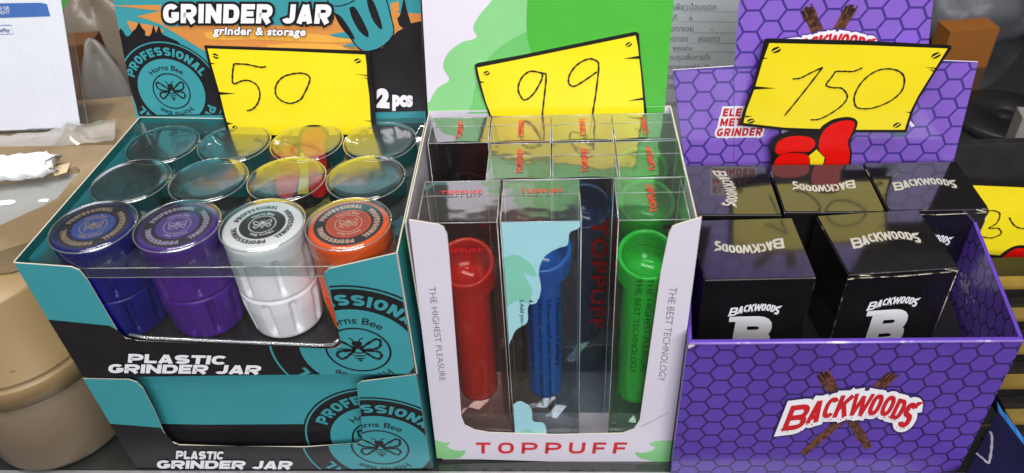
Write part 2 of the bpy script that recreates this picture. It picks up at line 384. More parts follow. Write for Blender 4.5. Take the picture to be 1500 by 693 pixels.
def bee(P, c, r, m, layer, sq=1.0):
    """line-art bee inside a circle of radius r"""
    g = lambda pts: [(c[0] + r * x, c[1] + r * sq * y) for x, y in pts]
    for sgn in (-1, 1):
        up = [(0.1, 0.08), (0.34, 0.30), (0.60, 0.50), (0.74, 0.46), (0.72, 0.20), (0.55, 0.06), (0.30, 0.02), (0.1, 0.02)]
        lo = [(0.12, -0.04), (0.35, -0.04), (0.62, -0.08), (0.70, -0.26), (0.58, -0.42), (0.42, -0.34), (0.25, -0.16)]
        for q in (up, lo):
            q = g([(sgn * x, y) for x, y in q]); q = loop(q, 4); P.stroke(q + [q[0], q[1]], r * 0.09, m, layer)
        P.stroke(g([(sgn * 0.06, 0.36), (sgn * 0.14, 0.52), (sgn * 0.24, 0.56)]), r * 0.04, m, layer)
    P.poly(loop(g([(-0.13, 0.2), (-0.16, 0.36), (0, 0.42), (0.16, 0.36), (0.13, 0.2), (0, 0.05)])), m, layer)
    for y, wd in ((-0.06, 0.20), (-0.2, 0.21), (-0.33, 0.17)):
        P.poly(g([(-wd, y), (-wd * 0.5, y - 0.05), (wd * 0.5, y - 0.05), (wd, y), (wd * 0.95, y - 0.06), (0.04, y - 0.115), (-0.04, y - 0.115), (-wd * 0.95, y - 0.06)]), m, layer)
    P.poly(g([(-0.09, -0.46), (0.09, -0.46), (0, -0.56)]), m, layer)
def logo(P, c, r, L, sq=1.0, body=M_teal, dark=M_black, letter=None, outer=True):
    letter = letter or body
    if outer:
        P.disc(c, r * 2.86, dark, L, sq, n=72); P.ring(c, r * 2.72, r * 2.79, body, L + 1, sq)
    P.disc(c, r * 1.84, body, L + 1, sq, n=64)
    P.ring(c, r * 0.97, r * 1.04, dark, L + 2, sq)
    bee(P, c, r, dark, L + 2, sq)
    for a in (math.pi / 2, -math.pi / 2):
        P.arcblock('PROFESSIONAL', c, r * 2.02, r * 2.48, a, 2.30, letter, L + 2, sq, t=0.25, w=0.78, gap=0.14)
        P.arctext('Horns Bee', c, r * 1.22, r * 1.52, a, 1.45, dark, L + 2, 0.012, sq)

# ================================================================== SETTING
# glass shelf with a pale metal front trim, dark compartment below
yawT, yawW = -0.074, -0.0676
def loc(o, yaw, u, v, z): return Vector((o[0] + u * math.cos(yaw) - v * math.sin(yaw), o[1] + u * math.sin(yaw) + v * math.cos(yaw), z))
sh0 = Vector((-0.60, 0.3530, 0)); shd = Vector((1, -0.069, 0)).normalized(); shn = Vector((0.069, 1, 0)).normalized()
M_glass = clear('shelf_glass', '8e9894', 0.10, '7a807c', 1.2, 0.05, 0.0)
m_ = MB(); m_.box(sh0 + shd * 0.75 + shn * 0.30 + Vector((0, 0, -0.0035)), shd * 0.9, shn * 0.30, (0, 0, 0.003), M_glass); tag(m_.build('glass_shelf'), kind='structure')
M_trim = mat('shelf_metal_trim', 'a5a3a6', 0.35, 0.5, 0.08, 50, metal=0.6)
m_ = MB(); m_.box(sh0 + shd * 0.75 + shn * -0.0085 + Vector((0, 0, -0.008)), shd * 0.9, shn * 0.008, (0, 0, 0.0075), M_trim); tag(m_.build('shelf_trim'), kind='structure')
M_floor = mat('dim_lower_shelf', '3a3632', 0.6, 0.3, 0.3, 25, col2='5e5446', c2scale=14, c2pos=(0.45, 0.75))
m_ = MB(); m_.add([(-1.6, -0.6, -0.09), (1.6, -0.6, -0.09), (1.6, 2.2, -0.09), (-1.6, 2.2, -0.09)], [(0, 1, 2, 3)], M_floor); tag(m_.build('floor'), kind='structure')
M_wall = mat('dark_back_wall', '2a2422', 0.8, 0.2, 0.3, 6, col2='14110f', c2scale=5)
m_ = MB(); m_.add([(-1.6, 1.5, -0.09), (1.6, 1.5, -0.09), (1.6, 1.5, 1.2), (-1.6, 1.5, 1.2)], [(0, 1, 2, 3)], M_wall); tag(m_.build('wall'), kind='structure')

# ================================================================== TEAL DISPLAYS
TO = (-0.2555, 0.33); TW, TD, Z1, Z2 = 0.1968, 0.1428, 0.0919, 0.1790
def T_(u, v, z): return loc(TO, yawT, u, v, z)
Tu = Vector((math.cos(yawT), math.sin(yawT), 0)); Tv = Vector((-math.sin(yawT), math.cos(yawT), 0)); Zv = Vector((0, 0, 1))
def arc_px(pts, k=4): return spline(pts, k)

def front_art(P, band, lc, lr, plastic, jar, sq):
    P.pxpoly(band, M_black, 1)
    logo(P, P.p(*lc), lr, 2, sq)
    P.pxblock('PLASTIC', *plastic, M_white, 6, t=0.28, w=1.0); P.pxblock('GRINDER JAR', *jar, M_white, 6, t=0.28, w=1.0)

# ---- upper display
up = thing('display_box', 'teal and black counter display holding four jars under a clear lid', 'display box', T_(TW / 2, TD / 2, Z1), 'teal jar displays')
P = Panel(T_(0, 0, Z1), Tu, Zv)
win = [(104, 391), (116, 396), (127, 409), (160, 465), (173, 487), (184, 496), (203, 500), (350, 507), (470, 512), (490, 511), (501, 505), (501, 495), (475, 407), (475, 400), (481, 394)]
outl = [(20, 385)] + win + [(580, 371), (608, 546), (123, 553)]
P.sheet(P.px(outl), M_teal, 0.0007, M_kraft)
P.cin = P.px([(20, 386), (579, 371), (608, 546), (123, 553)]); P.couts = [P.px([(104, 385), (184, 496), (501, 511), (473, 370)])]
front_art(P, [(70, 468), (160, 477), (200, 499), (500, 511), (480, 560), (100, 560)], (525, 512), 0.0180, ((188, 530), (332, 533), (189, 517)), ((159, 545), (381, 547), (160, 532)), 0.95)
P.build('front_panel', up)
for (u0, name) in ((0.0, 'l'), (TW, 'r')):
    top = [(20, 385), (205, 172)] if u0 == 0 else [(580, 371), (622, 180)]
    A0, A1 = T_(u0, 0, Z1), T_(u0, TD, Z1)
    fr = Panel(T_(0, 0, Z1), Tu, Zv); a = fr.w(fr.p(*top[0]), -0.0008)
    bk = Panel(T_(0, TD, Z1), Tu, Zv); b = bk.w(bk.p(*top[1]), 0)
    n = Tu * (0.0007 if u0 else -0.0007)
    m_ = MB(); q = [A0 + Tv * 0.0008, A1, b, a]
    f1, f2 = ((0, 1, 2, 3), (7, 6, 5, 4)) if u0 else ((0, 1, 2, 3), (7, 6, 5, 4))
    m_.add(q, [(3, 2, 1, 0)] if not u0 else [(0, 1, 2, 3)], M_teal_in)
    m_.add([x + n for x in q], [(0, 1, 2, 3)] if not u0 else [(3, 2, 1, 0)], M_teal)
    for i in range(4): m_.add([q[i], q[(i + 1) % 4], q[(i + 1) % 4] + n, q[i] + n], [(0, 1, 2, 3)], M_edge)
    m_.build('side_panel', up)
m_ = MB(); m_.box(T_(TW / 2, TD / 2, Z1 + 0.0240), Tu * (TW / 2 - 0.001), Tv * (TD / 2 - 0.001), (0, 0, 0.0004), M_black); m_.build('jar_floor', up)
m_ = MB(); m_.box(T_(TW / 2, TD / 2, Z1 + 0.0008), Tu * (TW / 2 - 0.001), Tv * (TD / 2 - 0.001), (0, 0, 0.0004), M_kraft); m_.build('bottom_panel', up)
# header: back wall of the tray and the printed board that leans back above it
tilt = math.radians(7)
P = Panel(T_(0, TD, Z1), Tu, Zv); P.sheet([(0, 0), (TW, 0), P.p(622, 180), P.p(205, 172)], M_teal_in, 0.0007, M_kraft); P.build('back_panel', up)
zb = 0.1790
P = Panel(T_(0, TD + 0.0008, zb), Tu, Zv * math.cos(tilt) + Tv * math.sin(tilt))
corners = [(203, 188), (158, -40), (614, -40), (624, 180)]
P.sheet(P.px(corners), M_teal, 0.0008, M_kraft); P.cin = P.px(corners)
P.pxpoly([(165, 8), (250, 7), (300, 10), (620, 20), (620, 80), (300, 75), (236, 36), (215, 28), (200, 24), (236, 16), (200, 12)], M_orange, 1)
P.pxpoly(loop([(236, 5), (260, 3), (420, 8), (470, 20), (480, 35), (420, 37), (300, 36), (245, 38), (236, 20)]), M_teal, 2)
P.pxpoly(loop([(300, 47), (400, 45), (480, 52), (530, 60), (470, 62), (380, 58), (310, 58)]), M_amber, 2)
P.pxpoly(loop([(390, 66), (450, 63), (520, 68), (540, 72), (460, 73), (400, 71)]), M_amber, 2)
P.pxpoly(loop([(484, 50), (520, 46), (545, 56), (530, 58), (490, 54)]), M_teal, 2)
P.pxpoly(loop([(500, 66), (530, 62), (545, 72), (510, 71)]), M_teal, 2)
P.pxpoly(loop([(186, 30), (204, 34), (226, 38), (240, 46), (222, 52), (196, 48)]), M_orange, 2)
P.pxpoly([(166, 58), (172, 50), (177, 41), (181, 46), (185, 53), (190, 52), (195, 45), (199, 42), (204, 32), (208, 40), (213, 45), (213, 52), (219, 53), (222, 48), (225, 36), (229, 48), (233, 37), (238, 50), (260, 60), (290, 90), (330, 130), (340, 168), (205, 170)], M_black, 3)
P.pxpoly([(520, 80), (537, 74), (560, 70), (574, 54), (582, 46), (591, 41), (585, 37), (582, 27), (586, 22), (588, 14), (592, -6), (596, 14), (599, 24), (602, 34), (612, 32), (630, 27), (634, 162), (330, 170)], M_black, 3)
P.pxpoly([(572, 5), (584, 2), (585, 14), (580, 25), (584, 40), (578, 45), (574, 30)], M_orange, 2)
P.pxpoly([(600, 26), (612, 22), (624, 20), (624, 30), (604, 33)], M_orange, 2)
P.cin = P.px([(203, 168), (162, 0), (614, -20), (624, 163)])
logo(P, P.p(252, 133), 0.0117, 4)
P.cin = P.px(corners)
cup = [(480, 0), (487, 14), (505, 42), (524, 68), (537, 75), (556, 70), (571, 58), (577, 46), (574, 28), (563, -12), (480, -12)]
P.pxpoly(cup, M_teal, 4); P.pxstroke([(480, 0), (487, 14), (505, 42), (524, 68), (537, 75), (556, 70), (571, 58), (577, 46), (574, 28), (563, -12)], 0.0007, M_dark, 5)
P.pxstroke([(484, 8), (500, 8), (516, 2), (526, -6)], 0.0006, M_dark, 5)
for sl in ([(489, 18), (500, 24), (514, 44), (520, 57), (512, 53), (498, 36)], [(512, 11), (520, 10), (532, 30), (540, 48), (538, 54), (526, 44), (516, 26)], [(537, -4), (546, 0), (554, 18), (560, 38), (557, 42), (547, 30), (540, 12)]):
    P.pxpoly(loop(sl), M_black, 5)
P.pxblock('GRINDER JAR', (240, 33), (484, 34), (240, 5), M_white, 9, t=0.27, w=0.82, gap=0.10)
P.pxblock('GRINDER JAR', (240, 33), (484, 34), (240, 5), M_black, 7, t=0.27, w=0.82, gap=0.10, grow=0.13)
P.pxpoly([(470, 2), (488, 6), (490, 26), (485, 36), (470, 36)], M_black, 6)
P.pxtext('grinder & storage', (313, 50), (448, 52), (314, 38), M_white, 9, 0.035, 0, 1.08); P.pxtext('grinder & storage', (313, 50), (448, 52), (314, 38), M_dark, 8, 0.09, 0, 1.08, 0.035)
P.pxtext('2', (552, 157), (571, 158), (552, 128), M_white, 9, 0.085); P.pxtext('pcs', (575, 155), (605, 156), (575, 131), M_white, 9, 0.075, 0, 1.06)
P.build('header_board', up)

# clear blister lid with twelve round caps
def zs(v): return 0.1735 - 0.0085 * max(0.0, min(1, (v - 0.03) / 0.0875)) + 0.0125 * max(0.0, min(1, (v - 0.136) / 0.0058))     # the lid sags towards the back, where no jars hold it up
capu = [0.0296 + 0.0463 * i for i in range(4)]; capv = [0.0240, 0.0715, 0.1175]; CR = 0.0229
lid = MB(); n = 40
ue = [0.002] + [(capu[i] + capu[i + 1]) / 2 for i in range(3)] + [TW - 0.002]; ve = [0.0018] + [(capv[i] + capv[i + 1]) / 2 for i in range(2)] + [TD - 0.001]
for i in range(4):
    for j in range(3):
        cu, cv = capu[i], capv[j]; u0, u1, v0, v1 = ue[i], ue[i + 1], ve[j], ve[j + 1]; inner = []; outer = []
        for k in range(n):
            a = 2 * math.pi * k / n; c_, s_ = math.cos(a), math.sin(a); inner.append((cu + CR * c_, cv + CR * s_))
            t = min((((u1 if c_ > 0 else u0) - cu) / c_) if abs(c_) > 1e-6 else 9, (((v1 if s_ > 0 else v0) - cv) / s_) if abs(s_) > 1e-6 else 9); outer.append((cu + t * c_, cv + t * s_))
        vs = [T_(*q, zs(q[1])) for q in inner] + [T_(*q, zs(q[1])) for q in outer]
        lid.add(vs, [(k, n + k, n + (k + 1) % n, (k + 1) % n) for k in range(n)], M_lid, True)
cap_h = 0.0115
lid.add([T_(0.002, 0.0018, zs(0)), T_(TW - 0.002, 0.0018, zs(0)), T_(TW - 0.002, 0.0014, zs(0) - 0.0065), T_(0.002, 0.0014, zs(0) - 0.0065)], [(3, 2, 1, 0)], M_lid)
for dz_ in (0, -0.0065): lid.tube([T_(0.002, 0.0016, zs(0) + dz_), T_(TW - 0.002, 0.0016, zs(0) + dz_)], 0.0003, M_bead, 6)
fp = Panel(T_(0, -0.0012, Z1), Tu, Zv)
fwin = fp.px([(128, 383), (134, 410), (186, 492), (214, 499), (350, 505), (470, 511), (490, 511), (500, 503), (497, 478), (474, 392), (474, 384)])
lid.add([fp.w(q) for q in fwin], [list(range(len(fwin)))[::-1]], M_lidf)
fb = fp.px([(190, 489), (216, 494), (350, 500), (470, 505), (488, 504), (496, 497)])
root_lid = lid.build('clear_lid', up)
for i in range(4):
    for j in range(3):
        c = T_(capu[i], capv[j], zs(capv[j])); cm = MB()
        cm.lathe(c, [(CR, 0), (CR - 0.0004, cap_h - 0.0016), (CR - 0.0010, cap_h - 0.0004), (CR - 0.0020, cap_h), (CR - 0.006, cap_h + 0.0003), (0.0001, cap_h + 0.0003)], [M_cap, M_cap, M_cap, M_captop, M_captop], 48)
        cm.tube([c + Vector((math.cos(a) * (CR - 0.0003), math.sin(a) * (CR - 0.0003), cap_h - 0.0010)) for a in [2 * math.pi * k / 48 for k in range(49)]], 0.00040, M_rim, 6)
        cm.build('round_cap', root_lid)
bm_ = MB(); bm_.tube([fp.w(q, 0.0004) for q in fb], 0.0009, M_rim, 8); bm_.build('rolled_rim', root_lid)

# four jars
def jar(u, v, name_label, col, tone, ink, rough=0.3):
    body = mat(tone + '_jar_plastic', col, rough, 0.32, 0.04, 40, 0.03, 80)
    zb_ = Z1 + 0.0245; c = T_(u, v, zb_); hh = zs(v) + cap_h - 0.0012 - zb_
    t = thing('jar', name_label, 'jar', c, 'jars in the clear lid')
    R = 0.0219; seam = hh * 0.46
    def slots(count, z0, z1, wd, ph):
        def fn(a, r, z):
            k = (a - ph) / (2 * math.pi / count); d = abs(k - round(k)) * (2 * math.pi / count) * R
            e = max(0, min(1, (z - z0) / 0.002)) * max(0, min(1, (z1 - z) / 0.002))
            q = max(0, min(1, (wd - d) / 0.0006))
            return r - 0.0034 * q * e
        return fn
    zz = lambda a, b, k: [a + (b - a) * i / k for i in range(k + 1)]
    m_ = MB(); prof = [(0.0001, 0), (R - 0.004, 0), (R - 0.0026, 0.0012)] + [(R - 0.0022 + 0.0022 * min(1, (z - 0.0012) / 0.02), z) for z in zz(0.002, seam - 0.0008, 16)] + [(R - 0.0012, seam - 0.0002), (R - 0.003, seam)]
    m_.lathe(c, prof, body, 144, True, slots(9, 0.004, seam - 0.003, 0.0021, 0.35)); m_.build('base', t)
    m_ = MB(); prof = [(R - 0.003, seam), (R - 0.0006, seam + 0.0002)] + [(R, z) for z in zz(seam + 0.001, hh - 0.0035, 22)] + [(R - 0.0004, hh - 0.0018), (R - 0.0012, hh - 0.0006), (R - 0.0026, hh), (0.0001, hh)]
    m_.lathe(c, prof, body, 144, True, slots(7, seam + 0.003, hh - 0.010, 0.0019, 0.62))
    lidc = m_.build('lid', t)
    lp = Panel(c + Vector((0, 0, hh)), Tu * math.cos(0.2) + Tv * math.sin(0.2), Tv * math.cos(0.2) - Tu * math.sin(0.2)); lr = 0.0070
    if tone == 'white':
        lp.disc((0, 0), lr * 1.75, M_black, 1); tx = M_black
        lp.ring((0, 0), lr * 0.98, lr * 1.05, ink, 2); bee(lp, (0, 0), lr * 0.9, ink, 2)
    else:
        lp.ring((0, 0), lr * 1.7, lr * 2.62, M_black, 1); tx = ink
        lp.disc((0, 0), lr * 1.6, mat(tone + '_label_print', LAB[tone], 0.4), 1)
        lp.ring((0, 0), lr * 0.98, lr * 1.04, ink, 2); bee(lp, (0, 0), lr * 0.9, ink, 2)
    for a in (0.35 + math.pi / 2, 0.35 + math.pi / 2 + 2.094, 0.35 + math.pi / 2 - 2.094):
        lp.arcblock('PROFESSIONAL', (0, 0), lr * 1.93, lr * 2.36, a, 1.75, tx, 2, t=0.26, w=0.78, gap=0.14)
    for a in (math.pi / 2, -math.pi / 2): lp.arctext('Horns Bee', (0, 0), lr * 1.18, lr * 1.45, a, 1.4, ink, 2, 0.02)
    lp.build('round_label', lidc)
LAB = {'blue': '3c52a4', 'purple': '5b3d92', 'orange': 'c84a32'}
M_tan = mat('tan_label_ink', 'b59a86', 0.4); M_lil = mat('lilac_label_ink', 'b9a6cc', 0.4); M_sal = mat('salmon_label_ink', 'e8b8a4', 0.4)
jar(capu[0], capv[0], 'deep blue plastic jar, leftmost under the clear lid', '0b0d6a', 'blue', M_tan)
jar(capu[1], capv[0], 'purple plastic jar between the deep blue one and the white one', '481a80', 'purple', M_lil)
jar(capu[2], capv[0], 'white plastic jar with a black round label on its lid', 'f2eef2', 'white', M_white, 0.3)
jar(capu[3], capv[0], 'bright orange plastic jar beside the white one', 'ff5a0a', 'orange', M_sal)

# ---- lower display (empty, its own header folded down inside)
lo = thing('display_box', 'empty teal and black counter display underneath the one holding jars', 'display box', T_(TW / 2, TD / 2, 0), 'teal jar displays')
zt = Z1 - 0.0012
P = Panel(T_(0, 0, 0.0), Tu, Zv)
win = [(188, 556), (200, 560), (209, 569), (226, 602), (240, 634), (248, 646), (262, 652), (350, 655), (448, 655), (524, 650), (534, 645), (537, 638), (531, 628), (528, 605), (523, 570), (523, 564), (529, 559)]
P.sheet(P.px([(122, 555)] + win + [(609, 549), (632, 685), (203, 690)]), M_teal, 0.0007, M_kraft)
P.cin = P.px([(122, 556), (609, 549), (632, 685), (203, 690)]); P.couts = [P.px([(188, 550), (240, 634), (262, 652), (448, 655), (530, 648), (531, 628), (523, 550)])]
front_art(P, [(155, 620), (240, 627), (255, 650), (540, 650), (540, 700), (190, 700)], (557, 655), 0.0178, ((258, 671), (328, 672), (259, 659)), ((230, 685), (427, 686), (231, 673)), 0.95)
P.build('front_panel', lo)
for u0 in (0.0003, TW - 0.0003):
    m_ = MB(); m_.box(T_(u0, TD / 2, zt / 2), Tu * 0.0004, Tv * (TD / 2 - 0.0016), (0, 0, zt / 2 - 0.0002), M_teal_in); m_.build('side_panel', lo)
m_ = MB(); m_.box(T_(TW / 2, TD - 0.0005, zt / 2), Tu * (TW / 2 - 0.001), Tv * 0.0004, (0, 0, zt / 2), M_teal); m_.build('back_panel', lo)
m_ = MB(); m_.box(T_(TW / 2, TD / 2, 0.0008), Tu * (TW / 2 - 0.001), Tv * (TD / 2 - 0.002), (0, 0, 0.0004), M_black); m_.build('bottom_panel', lo)
m_ = MB(); m_.box(T_(TW / 2, TD / 2, zt - 0.0001), Tu * (TW / 2 - 0.001), Tv * (TD / 2 - 0.002), (0, 0, 0.0003), M_teal); m_.build('top_flap', lo)
ti = math.radians(4)
P = Panel(T_(0.002, 0.006, 0.0015), Tu, Zv * math.cos(ti) + Tv * math.sin(ti))
P.sheet([(0, 0), (TW - 0.004, 0), (TW - 0.004, zt - 0.003), (0, zt - 0.003)], M_teal, 0.0007, M_kraft)
P.cin = [(0, 0), (TW - 0.004, 0), (TW - 0.004, zt - 0.003), (0, zt - 0.003)]
P.pxpoly([(100, 618), (300, 622), (480, 621), (640, 620), (640, 720), (100, 720)], M_black, 1)
logo(P, P.p(556, 643), 0.0170, 2, 0.95); P.build('folded_header', lo)

# ================================================================== PRICE TAGS
def price_tag(P, label, corners, screws, cracks, pen, hand, thick=0.0009):
    t = thing('price_tag', label, 'price tag', P.w(P.p(*hand['base']), -thick / 2), 'yellow price tags')
    uv = P.px(corners)
    P.sheet(uv, M_ink, thick, M_white, M_ink)
    c = (sum(q[0] for q in uv) / len(uv), sum(q[1] for q in uv) / len(uv))
    P.pxpoly(hand['face'], M_yellow, 1)
    for (x, y, r, a) in screws:
        q = P.p(x, y); P.disc(q, r, M_ink, 2, 0.72, a)
        d = (math.cos(a + 0.25), math.sin(a + 0.25)); wv = (-d[1] * r * 0.16, d[0] * r * 0.16); e = 1.05 * r
        P.poly([(q[0] - d[0] * e - wv[0], q[1] - d[1] * e - wv[1]), (q[0] + d[0] * e - wv[0], q[1] + d[1] * e - wv[1]), (q[0] + d[0] * e + wv[0], q[1] + d[1] * e + wv[1]), (q[0] - d[0] * e + wv[0], q[1] - d[1] * e + wv[1])], M_yellow, 3)
    for k in cracks: P.pxpoly(k, M_ink, 2)
    P.build('board', t)
    Q = Panel(P.O, P.U, P.V)
    for st in pen: Q.pxstroke(st, 0.0010, M_ink, 4)
    Q.build('pen_figures', t)
    Hn = Panel(P.O + P.N * 0.0007, P.U, P.V)
    Hn.sheet(loop(Hn.px(hand['dark']), 4), M_ink, 0.0006, M_white, M_ink)
    for q in hand['red']: Hn.pxpoly(loop(q, 4), M_red, 1)
    for q in hand['yellow']: Hn.pxpoly(q, M_yellow, 1)
    Hn.build('glove_figure', t)
    return t
# 50, leaning on the teal header
P = Panel(T_(0, TD - 0.008, 0.170), Tu, Zv * math.cos(tilt) + Tv * math.sin(tilt))
h50 = dict(base=(440, 250), face=[(304, 71), (420, 75), (535, 80), (537, 95), (538, 118), (541, 140), (543, 176), (546, 196), (440, 199), (338, 196), (330, 170), (322, 137), (316, 116), (309, 92)],
           dark=[(398, 235), (402, 214), (418, 206), (432, 210), (440, 190), (452, 184), (472, 185), (482, 196), (480, 215), (484, 240), (484, 290), (404, 290)],
           red=[[(403, 230), (408, 216), (420, 211), (434, 216), (434, 228), (420, 234)], [(404, 250), (410, 238), (424, 235), (436, 240), (438, 252), (430, 286), (408, 286)], [(440, 212), (444, 194), (456, 188), (470, 189), (477, 198), (474, 214), (478, 240), (478, 284), (456, 284), (450, 236)]],
           yellow=[[(442, 222), (452, 234), (452, 284), (436, 284), (440, 250), (436, 236)]])
price_tag(P, 'yellow price tag handwritten 50 against the teal header board', [(299, 67), (420, 71), (539, 75), (542, 79), (543, 110), (549, 160), (553, 202), (440, 204), (334, 201), (318, 140), (308, 105)],
          [(316, 82, 0.0021, -0.6), (524, 89, 0.0021, 0.2), (344, 187, 0.002, 0.5), (536, 193, 0.002, 0.5)],
          [[(307, 91), (316, 93), (308, 94)], [(317, 134), (346, 137), (319, 139)], [(519, 108), (541, 110), (541, 112)], [(530, 113), (542, 115), (542, 117)], [(532, 176), (548, 177), (547, 179)], [(330, 178), (342, 181), (331, 183)]],
          [[(390, 97), (381, 98), (362, 94), (343, 93)], [(343, 93), (341, 106), (341, 120), (345, 122), (355, 118), (366, 118), (377, 125), (381, 138), (378, 150), (371, 159), (362, 162)], [(442, 144), (451, 126), (454, 113), (444, 107), (428, 108), (414, 113), (405, 124), (404, 137), (411, 146), (424, 151), (436, 148), (444, 142)]], h50)

# ================================================================== WHITE DISPLAY WITH CLEAR BOXES
WO = (-0.0533, 0.3224); WW, WD, WH = 0.145, 0.110, 0.1962
def W_(u, v, z): return loc(WO, yawW, u, v, z)
Wu = Vector((math.cos(yawW), math.sin(yawW), 0)); Wv = Vector((-math.sin(yawW), math.cos(yawW), 0))
wd = thing('display_box', 'white and leaf green counter display filled with tall clear boxes', 'display box', W_(WW / 2, WD / 2, 0))
P = Panel(W_(0, 0, 0), Wu, Zv)
winw = [(642, 329), (650, 333), (655, 343), (658, 375), (671, 545), (676, 610), (681, 623), (695, 630), (717, 634), (815, 637), (911, 635), (928, 629), (937, 616), (945, 560), (968, 398), (980, 341), (985, 332), (992, 329)]
P.sheet(P.px([(599, 322)] + winw + [(1028, 318), (980, 681), (640, 671)]), M_offwhite, 0.0007, M_offwhite)
P.cin = P.px([(600, 323), (1027, 319), (980, 681), (640, 671)])
P.pxpoly(loop([(634, 643), (650, 648), (660, 648), (655, 654), (668, 660), (682, 660), (676, 669), (660, 673), (638, 674), (632, 660)], 3), M_greenl, 1)
P.pxpoly(loop([(984, 645), (962, 646), (951, 651), (960, 656), (946, 663), (930, 663), (938, 671), (960, 676), (984, 684)], 3), M_greenl, 1)
P.pxblock('TOPPUFF', (697, 664), (916, 664), (697, 648), M_redtext, 2, t=0.20, w=0.92, gap=0.44)
P.pxtext('THE HIGHEST PLEASURE', (628, 420), (644, 558), (638, 419), M_greytext, 2, -0.012)
P.pxtext('THE BEST TECHNOLOGY', (981, 420), (964, 558), (992, 421), M_greytext, 2, -0.012)
P.pxstroke([(938, 625), (955, 617), (979, 604)], 0.0003, M_greytext, 1)
P.build('front_panel', wd)
for u0, sg in ((0, -1), (WW, 1)):
    Pn = Panel(W_(u0, 0.0008 if sg > 0 else WD, 0), Wv * sg, Zv)
    Pn.sheet([(0, 0), (WD - 0.0008, 0), (WD - 0.0008, WH), (0, WH)], M_offwhite, 0.0006, M_offwhite)
    Pn.cin = [(0, 0), (WD - 0.0008, 0), (WD - 0.0008, WH), (0, WH)]
    s_ = (lambda u: u) if sg > 0 else (lambda u: WD - u)
    Pn.poly(loop([(s_(-0.01), 0.21), (s_(0.03), 0.20), (s_(0.045), 0.185), (s_(0.035), 0.17), (s_(0.05), 0.15), (s_(0.035), 0.13), (s_(-0.01), 0.12)], 3), M_green, 1)
    Pn.build('side_panel', wd)
tw = math.radians(9)
P = Panel(W_(0, WD, 0), Wu, Zv); P.sheet([(0, 0), (WW, 0), (WW, WH), (0, WH)], M_offwhite, 0.0006); P.build('back_panel', wd)
P = Panel(W_(0, WD + 0.0004, WH), Wu, Zv * math.cos(tw) + Wv * math.sin(tw))
cw = [(627, 166), (616, -40), (990, -40), (973, 166)]
P.sheet(P.px(cw), M_offwhite, 0.0008); P.cin = P.px(cw)
P.poly(loop(P.px([(740, -40), (722, -2), (704, 20), (693, 40), (698, 55), (676, 62), (656, 78), (649, 98), (658, 117), (642, 128), (630, 148), (622, 180), (900, 220), (900, -40)]), 4), M_greenl, 1)
P.poly(loop(P.px([(776, 44), (742, 62), (715, 86), (699, 118), (692, 150), (690, 185), (800, 220), (810, 60)]), 4), M_greenm, 2)
P.poly(loop(P.px([(776, -44), (772, 10), (772, 50), (780, 84), (790, 120), (800, 190), (1010, 200), (1010, -44)]), 4), M_green, 3)
P.build('header_board', wd)
m_ = MB(); m_.box(W_(WW / 2, WD / 2, 0.0008), Wu * (WW / 2 - 0.001), Wv * (WD / 2 - 0.001), (0, 0, 0.0005), M_offwhite); m_.build('bottom_panel', wd)

def tinted(name, col, mixd=0.55, rough=0.12):
    if name in MATS: return MATS[name]
    m = bpy.data.materials.new(name); m.use_nodes = True; nt = m.node_tree; nt.nodes.clear(); out = nt.nodes.new('ShaderNodeOutputMaterial')
    c = lin(col)
    t = nt.nodes.new('ShaderNodeBsdfTransparent'); t.inputs[0].default_value = tuple(min(1, x * 0.9 + 0.02) for x in c[:3]) + (1,)
    d = nt.nodes.new('ShaderNodeBsdfDiffuse'); d.inputs[0].default_value = c
    tl = nt.nodes.new('ShaderNodeBsdfTranslucent'); tl.inputs[0].default_value = c
    g = nt.nodes.new('ShaderNodeBsdfGlossy'); g.inputs['Roughness'].default_value = rough
    tc = nt.nodes.new('ShaderNodeTexCoord'); nz = nt.nodes.new('ShaderNodeTexNoise'); nz.inputs['Scale'].default_value = 60
    nt.links.new(tc.outputs['Object'], nz.inputs['Vector'])
    mr = nt.nodes.new('ShaderNodeMapRange'); mr.inputs['To Min'].default_value = mixd - 0.06; mr.inputs['To Max'].default_value = mixd + 0.06; nt.links.new(nz.outputs['Fac'], mr.inputs['Value'])
    m0 = nt.nodes.new('ShaderNodeMixShader'); m0.inputs[0].default_value = 0.5; nt.links.new(d.outputs[0], m0.inputs[1]); nt.links.new(tl.outputs[0], m0.inputs[2])
    m1 = nt.nodes.new('ShaderNodeMixShader'); nt.links.new(mr.outputs[0], m1.inputs[0]); nt.links.new(t.outputs[0], m1.inputs[1]); nt.links.new(m0.outputs[0], m1.inputs[2])
    m2 = nt.nodes.new('ShaderNodeMixShader'); nt.links.new(schlick(nt, 1.0), m2.inputs[0]); nt.links.new(m1.outputs[0], m2.inputs[1]); nt.links.new(g.outputs[0], m2.inputs[2])
    nt.links.new(m2.outputs[0], out.inputs[0]); MATS[name] = m; return m
M_redt = tinted('red_acrylic', 'ff3a1c', 0.62); M_bluet = tinted('blue_acrylic', '1492f4', 0.62); M_greent = tinted('green_acrylic', '4cff66', 0.62); M_ambt = tinted('amber_acrylic', 'd0500e', 0.5); M_blackt = tinted('smoky_black_acrylic', '1a0d10', 0.6)
M_dbluet = tinted('dark_blue_acrylic', '0a4f96', 0.5)
M_cyan = mat('pale_cyan_print', '9fd0d8', 0.3, 0.5, 0.03); M_mint = mat('mint_leaf_print', '7fc4ae', 0.3, 0.5, 0.03)
M_sleeve = clear('printed_red_film', 'ffffff', 0.0)

